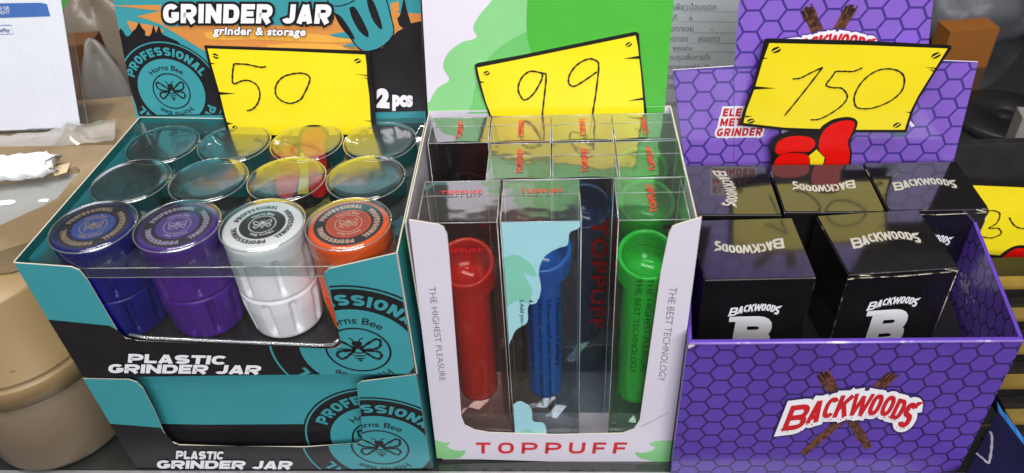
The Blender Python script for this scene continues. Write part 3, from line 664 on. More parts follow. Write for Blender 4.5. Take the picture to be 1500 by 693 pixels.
def tube_geo(c, z0, z1, m, r=0.0118, R=0.0158):
    r = 0.0104 if m.name == 'blue_acrylic' else r
    """bottle shaped tube: closed foot, straight body, wide threaded mouth tipped towards the front"""
    mb = MB(); h = z1 - z0; c = Vector((c[0], c[1], z0)); hb = h - 0.026
    prof = [(0.0001, 0), (r * 0.8, 0.0002), (r * 0.97, 0.0015), (r, 0.005), (r, hb), (r * 1.05, hb + 0.003), (r * 0.9, hb + 0.006), (r * 0.82, hb), (r * 0.82, 0.004), (0.0001, 0.003)]
    mb.lathe(c, prof, m, 48)
    k = len(mb.v); phi = math.radians(20); q = c + Vector((0, 0, hb + 0.0125))
    cup = [(r * 0.6, -0.0115), (R * 0.9, -0.0105), (R, -0.0085)]; z = -0.0080
    while z < 0.0065: cup += [(R, z), (R - 0.0006, z + 0.0008), (R, z + 0.0016)]; z += 0.0024
    cup += [(R, 0.0085), (R - 0.0005, 0.0093), (R - 0.0018, 0.0093)]; z = 0.0075
    while z > -0.0055: cup += [(R - 0.0032, z), (R - 0.0014, z - 0.0009), (R - 0.0032, z - 0.0018)]; z -= 0.0034
    cup += [(R - 0.0026, -0.008), (0.0001, -0.0082)]
    mb.lathe((0, 0, 0), cup, m, 56)
    for i in range(k, len(mb.v)):
        x, y, z = mb.v[i]; y2, z2 = y * math.cos(phi) - z * math.sin(phi), y * math.sin(phi) + z * math.cos(phi); mb.v[i] = q + Wu * x + Wv * y2 + Zv * z2
    return mb
CASE = {'dark_blue_acrylic': clear('dark_blue_tinted_case', 'c6d2dc', 0.012), 'red_acrylic': clear('red_tinted_case', 'eed6d0', 0.008), 'blue_acrylic': clear('blue_tinted_case', 'e6edf2', 0.008), 'green_acrylic': clear('green_tinted_case', 'd8f2de', 0.008), 'amber_acrylic': clear('amber_tinted_case', 'e2c4a6', 0.012), 'smoky_black_acrylic': clear('smoky_case', '6a5a5c', 0.012)}  # the cases are clear; each tint paints in the colour cast by its tube
BH = 0.1955
def tube_box(u, v, w_, d_, label, m, zt0, zt1, kind, group='tall clear boxes'):
    t = thing('tube_box', label, 'packaged tube', W_(u, v, 0.0014), group)
    a, b = w_ / 2, d_ / 2; z0, z1 = 0.0016, BH
    k = [W_(u + x * a, v + y * b, 0) for x, y in ((-1, -1), (1, -1), (1, 1), (-1, 1))]
    M_cs = CASE[m.name]
    mb = MB(); q0 = [p_ + Zv * z0 for p_ in k]; q1 = [p_ + Zv * z1 for p_ in k]
    for i in range(4): mb.add([q0[i], q0[(i + 1) % 4], q1[(i + 1) % 4], q1[i]], [(0, 1, 2, 3)], M_cs)
    # top flap, slightly bowed, with a tuck line
    n = 8; vs = []
    for i in range(n + 1):
        for j in (0, 1):
            x = -1 + 2 * i / n; vs.append(W_(u + x * a, v + (-1 + 2 * j) * b, z1 + 0.0012 * (1 - x * x) * (1 - j)))
    mb.add(vs, [(2 * i, 2 * i + 2, 2 * i + 3, 2 * i + 1) for i in range(n)], M_cleart, True)
    mb.add(q0, [(3, 2, 1, 0)], M_clear)
    sh = mb.build('clear_case', t)
    e = MB()
    for i in range(4):
        e.tube([q0[i], q1[i]], 0.00022, M_bead, 5); e.tube([q1[i], q1[(i + 1) % 4]], 0.00022, M_bead, 5)
    e.tube([W_(u - a, v + b * 0.25, z1 + 0.0004), W_(u + a, v + b * 0.25, z1 + 0.0004)], 0.00015, M_bead, 5); e.build('case_edges', t)
    tube_geo(W_(u, v, 0), zt0, zt1, m).build('tube', t)
    ins = MB(); zz = zt0 - 0.0004; pts = []
    for i in range(7):
        for j in range(7):
            x, y = -1 + i / 3, -1 + j / 3; pts.append(W_(u + x * a * 0.97, v + y * b * 0.97, zz - (0.006 * max(abs(x), abs(y)) ** 2 + random.uniform(0, 0.004)) * (0 if abs(x) + abs(y) < 0.4 else 1)))
    ins.add(pts, [(i * 7 + j, (i + 1) * 7 + j, (i + 1) * 7 + j + 1, i * 7 + j + 1) for i in range(6) for j in range(6)], M_clear, False)
    for (x, y) in ((-1, -1), (1, -1), (1, 1), (-1, 1)): ins.box(W_(u + x * a * 0.8, v + y * b * 0.8, (z0 + zz - 0.007) / 2), Wu * 0.001, Wv * 0.001, (0, 0, (zz - 0.011 - z0) / 2), M_clear)
    ins.build('clear_insert', t)
    # print on the film
    Fp = Panel(W_(u - a, v - b, z0) - Wv * 0.0002, Wu, Zv); Tp = Panel(W_(u - a, v - b, z1 + 0.0014), Wu, Wv); Fp.cin = [(0.0005, 0), (w_ - 0.0005, 0), (w_ - 0.0005, z1 - z0), (0.0005, z1 - z0)]
    hgt = z1 - z0
    if kind in ('green', 'side', 'blue2'):
        Tp.text('TOPPUFF', (w_ * 0.56, d_ * 0.12), (w_ * 0.56, d_ * 0.78), (w_ * 0.46, d_ * 0.12), M_redtext, 1, 0.02)
        Fp.text('TOPPUFF', (w_ * (0.72 if kind != 'blue2' else 0.62), hgt * 0.86), (w_ * (0.72 if kind != 'blue2' else 0.62), hgt * 0.42), (w_ * (0.90 if kind != 'blue2' else 0.88), hgt * 0.86), M_redd, 1, 0.03, 0, 1.1)
    else:
        Tp.text('TOPPUFF', (w_ * 0.24, d_ * 0.62), (w_ * 0.78, d_ * 0.62), (w_ * 0.24, d_ * 0.71), M_redtext, 1, 0.02, 0, 1.15)
    if kind == 'red':
        Fp.text('TOPPUFF', (w_ * 0.24, hgt * 0.90), (w_ * 0.78, hgt * 0.90), (w_ * 0.24, hgt * 0.915), M_redtext, 1, 0.02, 0, 1.15)
    if kind == 'green':
        for i, s_ in enumerate(('THE HIGHEST PLEASURE', 'THE BEST TECHNOLOGY')):
            x = w_ * (0.48 - 0.17 * i); Fp.text(s_, (x, hgt * 0.80), (x, hgt * 0.42), (x + 0.0032, hgt * 0.80), M_ink, 1, -0.01)
        Fp.text('TOPPUFF', (w_ * 0.85, hgt * 0.055), (w_ * 0.2, hgt * 0.055), (w_ * 0.85, hgt * 0.035), M_redtext, 1, 0.02, 0, 1.15)
    if kind == 'blue':
        Fp.poly(loop([(-0.002, hgt + 0.004), (w_ + 0.002, hgt + 0.004), (w_ - 0.001, hgt - 0.004), (w_ * 0.86, hgt - 0.007), (w_ * 0.83, hgt - 0.015), (w_ * 0.72, hgt - 0.017), (w_ * 0.55, hgt - 0.022), (w_ * 0.46, hgt - 0.032), (w_ * 0.48, hgt - 0.045), (w_ * 0.42, hgt - 0.055), (w_ * 0.3, hgt - 0.058), (w_ * 0.28, hgt - 0.07), (w_ * 0.12, hgt - 0.076), (w_ * 0.03, hgt - 0.085), (-0.002, hgt - 0.09)], 4), M_cyan, 1)
        Fp.poly(loop([(-0.001, hgt - 0.024), (w_ * 0.18, hgt - 0.021), (w_ * 0.36, hgt - 0.028), (w_ * 0.42, hgt - 0.036), (w_ * 0.26, hgt - 0.034), (w_ * 0.36, hgt - 0.045), (w_ * 0.3, hgt - 0.055), (w_ * 0.16, hgt - 0.053), (-0.001, hgt - 0.056)], 4), M_mint, 2)
        Fp.poly(loop([(-0.001, 0.052), (w_ * 0.12, 0.057), (w_ * 0.28, 0.050), (w_ * 0.3, 0.038), (w_ * 0.46, 0.036), (w_ * 0.5, 0.026), (w_ * 0.44, 0.012), (w_ * 0.46, -0.001), (-0.001, -0.001)], 4), M_cyan, 1)
        Fp.poly(loop([(-0.001, 0.024), (w_ * 0.2, 0.030), (w_ * 0.36, 0.024), (w_ * 0.26, 0.018), (w_ * 0.42, 0.014), (w_ * 0.4, 0.003), (-0.001, 0.001)], 4), M_mint, 2)
        L5 = ['1.Remove from all packaging.', '2.Screw toppuff plastic onto any international bottle', '3.Fill bottle with water to your desired amount', '4.Insert downstem into the top', '5.Add you mix and Toppuff away']
        v0, v1 = Fp.p(800, 438)[1], Fp.p(800, 612)[1]
        for i, s_ in enumerate(L5):
            x = Fp.p(814 - 13.2 * i, 440)[0]; Fp.text(s_, (x, v0), (x, v0 + (v1 - v0) * len(s_) / 53), (x + 0.0023, v0), M_ink, 3, 0.008)
    if kind in ('green', 'side'):     # no lining drawn; the case tint carries the tube's colour cast
        pass
    if len(Fp.mb.f): Fp.build('front_print', sh)
    Tp.build('top_print', sh)
    return t
u1, u2, u3, u4 = 0.0205, 0.056, 0.0915, 0.127
tube_box(0.0262, 0.0192, 0.0402, 0.0358, 'front clear box with a red tube, left corner of the white display', M_redt, 0.049, 0.162, 'red')
tube_box(0.0680, 0.0192, 0.0402, 0.0358, 'front clear box with a blue tube, cyan leaf print and five lines of instructions', M_bluet, 0.050, 0.172, 'blue')
tube_box(0.1240, 0.0192, 0.0350, 0.0358, 'front clear box with a bright green tube, beside the right white flap', M_greent, 0.046, 0.166, 'green')
tube_box(u2, 0.0554, 0.0345, 0.0352, 'clear box with an amber tube, directly behind the cyan leaf printed box', M_ambt, 0.060, 0.172, 'side')
tube_box(u3, 0.0554, 0.0345, 0.0352, 'clear box with a dark blue tube and tall red letters, behind the empty front gap', M_dbluet, 0.062, 0.172, 'blue2')
tube_box(u4, 0.0554, 0.0345, 0.0352, 'clear box with a green tube, middle of the three along the right side', M_greent, 0.056, 0.174, 'side')
tube_box(u1, 0.0890, 0.0345, 0.0280, 'clear box with a smoky black tube in the back left corner of the white display', M_blackt, 0.050, 0.158, 'side')
tube_box(u2, 0.0890, 0.0345, 0.0280, 'clear box with an amber tube in the back row beside the smoky black one', M_ambt, 0.060, 0.172, 'side')
tube_box(u3, 0.0890, 0.0345, 0.0280, 'clear box with a dark blue tube in the back row', M_dbluet, 0.062, 0.172, 'side')
tube_box(u4, 0.0890, 0.0345, 0.0280, 'clear box with a green tube in the back right corner of the white display', M_greent, 0.056, 0.174, 'side')
# 99
P = Panel(W_(0, WD - 0.0035, WH * 0.9), Wu, Zv * math.cos(tw * 0.75) + Wv * math.sin(tw * 0.75))
h99 = dict(base=(830, 262), face=[(699, 99), (760, 87), (931, 52), (934, 66), (936, 84), (939, 110), (943, 160), (945, 200), (735, 214), (728, 190), (712, 150), (704, 121)],
           dark=[(790, 270), (792, 244), (806, 232), (822, 236), (830, 218), (842, 212), (860, 214), (868, 226), (866, 246), (870, 270), (870, 320), (794, 320)],
           red=[[(795, 262), (800, 245), (812, 239), (826, 244), (826, 258), (812, 264)], [(796, 280), (802, 268), (816, 266), (828, 270), (824, 314), (800, 314)], [(832, 242), (836, 223), (846, 217), (858, 219), (863, 228), (861, 246), (864, 270), (864, 314), (844, 314), (840, 266)]],
           yellow=[[(834, 252), (842, 264), (842, 312), (828, 312), (831, 280), (828, 266)]])
price_tag(P, 'tilted yellow price tag handwritten 99 against the green and white header board', [(695, 96), (699, 93), (760, 82), (931, 47), (936, 49), (938, 78), (942, 112), (947, 160), (950, 206), (732, 220), (724, 190), (706, 140), (698, 112)],
          [(713, 107, 0.0019, 0.3), (921, 65, 0.0019, 0.4), (742, 204, 0.0019, 0.3), (934, 190, 0.0019, 0.3)],
          [[(702, 118), (710, 120), (703, 122)], [(912, 86), (938, 81), (937, 86)], [(720, 170), (736, 170), (722, 174)], [(918, 148), (944, 142), (944, 146)]],
          [[(795, 107), (777, 104), (764, 114), (759, 130), (765, 144), (772, 145), (783, 135), (793, 117), (795, 107)], [(795, 107), (800, 110), (798, 135), (795, 162), (792, 200)], [(874, 105), (857, 117), (841, 126), (833, 121), (835, 108), (846, 94), (862, 86), (874, 89), (877, 98), (873, 135), (869, 160), (864, 195)]], h99)

# ================================================================== VIOLET DISPLAY WITH BLACK BOXES
PZ = 0.121
def onz(x, y, z):
    d = FW + RT * ((x - 750) / F) - UP * ((y - 346.5) / F); t = (z - H) / d.z; return Vector((0, 0, H)) + d * t
pFL, pFR, pBR, pBL = onz(1008, 502, PZ), onz(1500, 498, PZ), onz(1396, 240, PZ), onz(1003, 242, PZ)
pu = (pFR - pFL).normalized(); pv = Vector((-pu.y, pu.x, 0)); PWD = (pFR - pFL).length
pd = thing('display_box', 'violet honeycomb patterned counter display holding five black boxes', 'display box', ((pFL + pBR) / 2) * Vector((1, 1, 0)) if False else Vector(((pFL.x + pBR.x) / 2, (pFL.y + pBR.y) / 2, 0)))
def hexes(P, region, s, m, layer, gap=0.0011, org=(0, 0), sqv=1.0):
    us = [q[0] for q in region]; vs = [q[1] for q in region]
    old = P.cin; P.cin = region
    i0, i1 = int((min(us) - org[0]) / (1.5 * s)) - 2, int((max(us) - org[0]) / (1.5 * s)) + 2; hh = s * math.sqrt(3) * sqv
    j0, j1 = int((min(vs) - org[1]) / hh) - 2, int((max(vs) - org[1]) / hh) + 2
    for i in range(i0, i1 + 1):
        for j in range(j0, j1 + 1):
            c = (org[0] + 1.5 * s * i, org[1] + hh * (j + 0.5 * (i % 2)))
            r = s - gap * 0.577
            h_ = [(c[0] + r * math.cos(k * math.pi / 3), c[1] + r * math.sin(k * math.pi / 3) * sqv) for k in range(6)]
            if max(q[0] for q in h_) < min(us) or min(q[0] for q in h_) > max(us) or max(q[1] for q in h_) < min(vs) or min(q[1] for q in h_) > max(vs): continue
            P.tris([h_], m, layer)
    P.cin = old
HS = 0.0071
GL = [('B', 1146, 1178, 590, 628), ('A', 1177, 1197, 584, 617), ('C', 1197, 1216, 580, 610), ('K', 1214, 1236, 577, 609), ('W', 1233, 1263, 575, 607), ('O', 1261, 1279, 576, 606), ('O', 1279, 1297, 578, 607), ('D', 1297, 1314, 583, 612), ('S', 1312, 1331, 588, 624)]
def wordmark(P, org, ux, vy, m, layer, bold=0.03, outline=None, drips=None):
    """arched wordmark, canonical 183 x 52 units from the lower left; ux, vy are the uv vectors of one unit across and up"""
    f = lambda x, y: (org[0] + x * ux[0] + y * vy[0], org[1] + x * ux[1] + y * vy[1])
    def glyphs(g, mm, ly):
        gi = 0
        for ch, x0, x1, y0, y1 in GL:
            a, b, lo_, hi = x0 - 1146, x1 - 1146, 628 - y1, 628 - y0; mid = (a + b) / 2 - 92; wd_ = (b - a - 1.5); tl = 3.0 if ch not in 'BS' else 5.0
            asp = wd_ / (hi - lo_)
            gi += 4; P.block(ch, lambda x, y: f(a + 0.7 + wd_ * x + tl * (y - 0.5), lo_ + (hi - lo_) * y - mid * 0.05 * (x - 0.5)), mm, ly, t=0.20 if ch != 'W' else 0.17, w=max(0.3, asp) / (BW.get(ch, 1.0) or 1), grow=g, sub0=gi)
            if ch in 'BS' and not g:                       # wedge serif and spur
                P.tris([[f(a - 5, lo_ + 1), f(a + 6, lo_), f(a + 7, lo_ + 6)]] if ch == 'B' else [[f(b - 2, hi - 7), f(b + 7, hi + 1), f(b - 4, hi + 1)]], mm, ly)
    if outline:
        for g, mm, ly in outline: glyphs(g, mm, ly)
    glyphs(0.0, m, layer)
    if drips:
        rr = random.Random(3)
        for ch, x0, x1, y0, y1 in GL:
            for k in range(5):
                x = x0 - 1146 + (x1 - x0) * rr.random(); y = 628 - y1 - rr.uniform(0.2, 3.5); d = rr.uniform(0.4, 0.9)
                P.tris([[f(x - d, y), f(x, y - d), f(x + d, y), f(x, y + d * 1.8)]], drips, layer + 0.6)
M_cigar = mat('brown_leaf_print', '6e4534', 0.5, 0.3, 0.15, 200, col2='3d2419', c2scale=260, c2pos=(0.45, 0.65))
M_cigard = mat('dark_leaf_print', '2c1a14', 0.5, 0.3)
def cigar(P, a, b, wd_, layer):
    a, b = P.p(*a), P.p(*b); d = Vector((b[0] - a[0], b[1] - a[1])); L = d.length; d /= L; n = Vector((-d.y, d.x))
    L_, R_ = [], []
    for i in range(13):
        t = i / 12; wv = wd_ * (0.62 - 0.18 * t + 0.05 * math.sin(i * 2.1)); c = Vector(a) + d * L * t
        L_.append(tuple(c + n * wv)); R_.append(tuple(c - n * wv))
    P.poly(L_ + R_[::-1], M_cigar, layer)
    rr = random.Random(5)
    for k in range(26):
        t = rr.uniform(0.02, 0.98); c = Vector(a) + d * L * t + n * rr.uniform(-0.4, 0.4) * wd_
        P.stroke([tuple(c), tuple(c + d * 0.0025 + n * rr.uniform(-0.0012, 0.0012))], 0.00035, M_cigard, layer + 1)
    for k in range(6):
        c = Vector(a) + n * wd_ * (k - 2.5) * 0.2; P.stroke([tuple(c + d * 0.004), tuple(c - d * rr.uniform(0.0008, 0.0028))], 0.0009, M_cigar if k % 2 else M_cigard, layer + 1)
P = Panel(Vector((pFL.x, pFL.y, 0)), pu, Zv)
reg = [(0, 0), (PWD, 0), (PWD, PZ), (0, PZ)]
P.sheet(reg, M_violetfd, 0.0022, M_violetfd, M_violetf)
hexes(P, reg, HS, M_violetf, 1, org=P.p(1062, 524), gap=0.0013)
P.cin = reg
cigar(P, (1206, 548), (1272, 656), 0.0058, 2); cigar(P, (1306, 549), (1176, 664), 0.0058, 4)
e = P.p(1329, 620); b_ = P.p(1146, 628); ux = ((P.p(1329, 624)[0] - P.p(1146, 628)[0]) / 183, 0.0); vy = (0.0, (P.p(1238, 575)[1] - P.p(1238, 628)[1]) / 53)
wordmark(P, (b_[0], (b_[1])), ux, vy, M_redtext, 9, 0.03, [(0.27, M_violetfd, 5), (0.20, M_white, 7)], M_redtext)
P.mb.tube([P.w((0.0005, PZ - 0.0006), 0.0001), P.w((PWD - 0.0005, PZ - 0.0006), 0.0001)], 0.0007, mat('violet_fold_glint', '8d74c4', 0.3, 0.5, 0.1, 60, col2='cfc6de', c2scale=120, c2pos=(0.6, 0.7)), 8)  # lighter bead with pale flecks: the top fold's glint put into its colour
P.poly(loop([(0.0, PZ), (0.0034, PZ + 0.0001), (0.0024, PZ - 0.0016), (0.0012, PZ - 0.0022), (0.0002, PZ - 0.0030)], 3), mat('torn_paper_white', 'd8d2cc', 0.8), 12)
P.build('front_panel', pd)
for A, B, nm in ((pFL, pBL, 0), (pFR, pBR, 1)):
    d = (B - A); L = d.length; d = d.normalized()
    for k, (inside) in enumerate((True, False)):
        pass
    out_n = Vector((-d.y, d.x, 0)) if nm == 0 else Vector((d.y, -d.x, 0))
    Uo = -d if nm == 0 else d; st = (B if nm == 0 else A)
    Po = Panel(Vector((st.x, st.y, 0)) + Uo * (0.0024 if nm else 0), Uo, Zv); L2 = L - 0.0024; rg = [(0, 0), (L2, 0), (L2, PZ), (0, PZ)]
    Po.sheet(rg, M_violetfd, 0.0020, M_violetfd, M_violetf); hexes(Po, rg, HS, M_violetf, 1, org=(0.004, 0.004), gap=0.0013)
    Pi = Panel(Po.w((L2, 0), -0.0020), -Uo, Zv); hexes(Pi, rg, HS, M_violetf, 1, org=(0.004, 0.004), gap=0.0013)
    if nm:
        rr = random.Random(9)
        Ms = mat('pale_scuff', '8a84a8', 0.6, 0.3, 0.2, 200)
        for k in range(60):
            a_, r_ = rr.uniform(0, 6.28), abs(rr.gauss(0, 1)); q = (L2 * 0.52 + 0.010 * r_ * math.cos(a_) + 0.004, 0.088 + 0.006 * r_ * math.sin(a_)); d_ = rr.uniform(0.0004, 0.0022)
            Pi.poly([(q[0] - d_, q[1]), (q[0], q[1] - d_ * 0.6), (q[0] + d_ * 1.3, q[1] + d_ * 0.2), (q[0] + d_ * 0.2, q[1] + d_ * 0.9)], Ms, 2 + k * 0.03)
    Po.mb.v += []; base = len(Po.mb.v); Po.mb.v += Pi.mb.v; Po.mb.f += [[i + base for i in f] for f in Pi.mb.f]; Po.mb.m += Pi.mb.m; Po.mb.sm += Pi.mb.sm
    Po.build('side_panel', pd)
m_ = MB(); m_.add([Vector((q.x, q.y, 0.0008)) for q in (pFL, pFR, pBR, pBL)], [(0, 1, 2, 3)], M_violetfd); m_.build('bottom_panel', pd)
BT = 0.131; BHt = 0.062
ctr = (pFL + pFR + pBL + pBR) / 4
m_ = MB(); m_.add([Vector((lerp(q, ctr, 0.04).x, lerp(q, ctr, 0.04).y, BT - BHt - 0.0004)) for q in (pFL, pFR, pBR, pBL)], [(0, 1, 2, 3)], M_black); m_.build('inner_floor', pd)  # black here paints the deep shade in the gaps between the boxes
bu = (pBR - pBL).normalized()
P = Panel(Vector((pBL.x, pBL.y, 0)), bu, Zv); Lb = (pBR - pBL).length
pts = [(0, 0), (Lb, 0)] + P.px([(1396, 240), (1433, 91), (1357, 88), (1372, -45), (1086, -45), (1085, -2), (1075, 97), (985, 103), (1003, 242)])
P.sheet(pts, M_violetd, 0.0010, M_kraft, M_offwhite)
for rg in ([(1003, 243), (985, 103), (1433, 91), (1396, 241)], [(1075, 98), (1086, -45), (1372, -45), (1357, 90)]): pass
o_ = P.p(1278, 28); hs = 0.0080
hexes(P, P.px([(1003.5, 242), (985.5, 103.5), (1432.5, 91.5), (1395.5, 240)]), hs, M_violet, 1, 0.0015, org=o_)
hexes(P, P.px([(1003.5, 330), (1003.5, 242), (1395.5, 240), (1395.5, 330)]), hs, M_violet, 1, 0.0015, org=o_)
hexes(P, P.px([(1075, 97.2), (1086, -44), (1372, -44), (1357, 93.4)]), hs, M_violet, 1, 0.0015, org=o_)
cigar(P, (1183, 14), (1230, 120), 0.0060, 2); cigar(P, (1246, 12), (1190, 110), 0.0060, 4)
a_, c_ = P.p(1146, 82), P.p(1272, 82); ux = ((c_[0] - a_[0]) / 183, 0); vy = (0, ux[0] * 1.0)
wordmark(P, (a_[0], P.p(1146, 84)[1]), ux, (0, ux[0] * 1.05), M_redtext, 9, 0.03, [(0.27, M_violetd, 5), (0.20, M_white, 7)], M_redtext)
for i, s_ in enumerate(('ELECTRIC', 'METAL', 'GRINDER')):
    y = 170 + 14.5 * i; x0 = (1058, 1054, 1049)[i]; wpx = (74, 52, 66)[i]
    B0, B1, B2 = P.p(x0, y), P.p(x0 + wpx, y - 1), P.p(x0 + 2.5, y - 11.5)
    for g, mm, ly in ((0.26, M_white, 2), (0.0, M_redtext, 4)):
        P.block(s_, lambda x, y_: (B0[0] + x * (B1[0] - B0[0]) + y_ * (B2[0] - B0[0]), B0[1] + x * (B1[1] - B0[1]) + y_ * (B2[1] - B0[1])), mm, ly, sub0=i * 10, t=0.24, w=0.78, gap=0.16, grow=g)
M_metal = mat('blue_grey_metal_print', '5f7f8c', 0.3, 0.5, 0.2, 120)
P.disc(P.p(1318, 193), 0.0046, M_metal, 2, 0.9); P.ring(P.p(1318, 193), 0.0032, 0.0036, M_violetd, 3, 0.9); P.pxpoly([(1328, 178), (1333, 176), (1340, 184), (1335, 186)], M_white, 3)
P.pxpoly([(1146, 190), (1163, 190), (1158, 197), (1144, 197)], M_white, 2)
P.pxstroke([(1075, 97), (1075, 130), (1075, 238)], 0.0003, M_violetd, 3)
P.build('back_panel', pd)

# five black boxes
M_dimw = mat('dim_silver_print', 'a8a49a', 0.45, 0.4, 0.12, 120)
M_fray = mat('frayed_cream_edge', 'b8ae9c', 0.8, 0.2, 0.2, 300, col2='2a2826', c2scale=200, c2pos=(0.5, 0.6))
def black_box(cx, cy, yaw, w_, d_, label, topdir, front, top=BT, lidlift=0.0):
    t = thing('black_box', label, 'box', (cx, cy, BT - BHt), 'black boxes in the violet display')
    U = Vector((math.cos(yaw), math.sin(yaw), 0)); V = Vector((-U.y, U.x, 0)); z0, z1 = BT - BHt, top; c = Vector((cx, cy, 0))
    mb = MB(); e = 0.0005; a, b = w_ / 2, d_ / 2
    # body with worn narrow bevels along its upright and top edges
    ring = []
    for sx, sy in ((-1, -1), (1, -1), (1, 1), (-1, 1)):
        p1, p2 = c + U * sx * a + V * sy * (b - e), c + U * sx * (a - e) + V * sy * b
        ring += ([p1, p2] if sx * sy > 0 else [p2, p1])
    mb_v = [p_ + Zv * z0 for p_ in ring] + [p_ + Zv * (z1 - e) for p_ in ring]
    n = 8
    fs = [(i, (i + 1) % n, n + (i + 1) % n, n + i) for i in range(n)]
    for f in fs:
        L = (Vector(mb_v[f[0]]) - Vector(mb_v[f[1]])).length
        mb.add([mb_v[i] for i in f], [(0, 1, 2, 3)], M_wear if L < 0.002 else M_blackbox)
    tr = [c + U * sx * (a - e) + V * sy * (b - e) + Zv * z1 for sx, sy in ((-1, -1), (1, -1), (1, 1), (-1, 1))]
    cen = [c + Zv * (z1 - e)]
    tq = []
    for p_ in ring:
        d = min(tr, key=lambda q: (q - (p_ + Zv * z1)).length); tq.append(d)
    for i in range(n):
        j = (i + 1) % n; vs = [ring[i] + Zv * (z1 - e), ring[j] + Zv * (z1 - e), tq[j], tq[i]]
        if tq[i] == tq[j]: mb.add(vs[:3], [(0, 1, 2)], M_wear)
        else: mb.add(vs, [(0, 1, 2, 3)], M_wear)
    mb.add([ring[i] + Zv * z0 for i in range(n)], [list(range(n))[::-1]], M_blackbox)
    mb.build('body', t)
    # lid flap with a raw white edge
    L = Panel(c - U * (a - 0.0006) - V * (b - 0.0004) + Zv * (z1 + 0.0006), U, V + Zv * lidlift); w2, d2 = w_ - 0.0012, d_ - 0.0010
    L.sheet([(0.0012, 0), (w2 - 0.0012, 0), (w2, 0.0012), (w2, d2), (0, d2), (0, 0.0012)], M_blackbox, 0.0005, M_blackbox, M_wear)
    k = w2 * 0.66 / 183
    ang = {'up': 0, 'down': math.pi, 'side': -math.pi / 2, 'side2': math.pi / 2}[topdir]
    ca, sa = math.cos(ang), math.sin(ang); ctr_ = (w2 / 2, d2 * 0.52)
    og = (ctr_[0] - (92 * k * ca - 26 * k * 1.1 * sa), ctr_[1] - (92 * k * sa + 26 * k * 1.1 * ca))
    wordmark(L, og, (k * ca, k * sa), (-k * 1.1 * sa, k * 1.1 * ca), M_dimw, 1, 0.035, None, M_dimw)
    L.build('lid_flap', t)
    if lidlift:
        fr_ = MB(); y_ = z1 - 0.0022; f_ = lambda x, dz: c + U * x - V * (b + 0.0003) + Zv * (y_ + dz)
        fr_.tube([f_(-a, -0.001), f_(-a * 0.82, -0.0002), f_(-a * 0.78, 0.0016), f_(-a * 0.60, 0.0008)], 0.00035, M_fray, 6); fr_.tube([f_(-a * 0.8, -0.0004), f_(0, -0.0012), f_(a * 0.98, -0.0002)], 0.00028, M_fray, 6)
        fr_.tube([f_(a, -0.0002), f_(a * 0.86, 0.0010), f_(a * 0.74, 0.0022)], 0.0004, M_fray, 6); fr_.tube([c + U * a - V * b + Zv * (z0 + 0.002), c + U * a - V * b + Zv * (z1 - 0.002)], 0.00028, M_fray, 6); fr_.build('frayed_edge', t)
    if front:
        Fp = Panel(c - U * a - V * (b + 0.0001) + Zv * z0, U, Zv); k = w_ * 0.46 / 183; x0 = w_ * (0.27); hh = z1 - z0
        wordmark(Fp, (x0, hh * 0.54), (k, 0), (0, k * 1.15), M_white, 1, 0.035, None, M_white)
        # big slab letter under the word
        bx, by, bw, bh = x0 + w_ * 0.075, hh * 0.03, w_ * 0.36, hh * 0.50
        Fp.block('B', lambda x, y: (bx + bw * x, by + bh * y), M_white, 1, t=0.27, w=0.82)
        for y in (by, by + bh - 0.0042): Fp.poly([(bx - 0.0040, y), (bx + bw * 0.3, y), (bx + bw * 0.3, y + 0.0042), (bx - 0.0040, y + 0.0042)], M_white, 2)
        Fp.build('front_print', t)
    return t
black_box(0.1400, 0.3648, -0.05, 0.0625, 0.0545, 'front left black box with its white wordmark upside down on top', 'down', True)
black_box(0.2185, 0.3630, 0.015, 0.0625, 0.0535, 'front right black box with a dented lid and upright white wordmark on top', 'up', True, BT + 0.001, 0.01)
black_box(0.1400, 0.4240, -0.09, 0.0600, 0.0540, 'back left black box with its white wordmark turned sideways on top', 'side', False)
black_box(0.2025, 0.4200, -0.09, 0.0610, 0.0520, 'back middle black box in front of the red glove, wordmark upside down on top', 'down', False)
black_box(0.2645, 0.4160, -0.06, 0.0605, 0.0510, 'back right black box with an upright white wordmark on top', 'up', True, BT, 0.01)

# 150
P = Panel(Vector((pBL.x, pBL.y, 0)) - Vector((-bu.y, bu.x, 0)) * 0.006, bu, Zv)
h150 = dict(base=(1190, 250), face=[(1127, 63), (1260, 66), (1388, 71), (1370, 100), (1345, 140), (1334, 162), (1325, 190), (1240, 190), (1150, 187), (1089, 180), (1094, 160), (1106, 128), (1117, 90)],
            dark=[(1127, 218), (1132, 205), (1145, 197), (1164, 192), (1196, 192), (1206, 184), (1222, 175), (1244, 172), (1256, 178), (1253, 192), (1246, 208), (1248, 226), (1246, 250), (1250, 300), (1128, 300), (1128, 250), (1130, 230)],
            red=[[(1135, 222), (1139, 209), (1152, 201), (1174, 199), (1190, 203), (1194, 212), (1184, 222), (1162, 222), (1142, 226)], [(1133, 240), (1142, 228), (1160, 224), (1180, 226), (1187, 234), (1184, 248), (1180, 296), (1134, 296)], [(1200, 206), (1206, 192), (1220, 181), (1240, 176), (1252, 180), (1248, 194), (1242, 208), (1245, 226), (1242, 250), (1244, 294), (1206, 294), (1206, 246), (1210, 232), (1200, 220)]],
            yellow=[[(1196, 219), (1208, 231), (1203, 250), (1203, 294), (1188, 294), (1188, 246), (1185, 228)]])
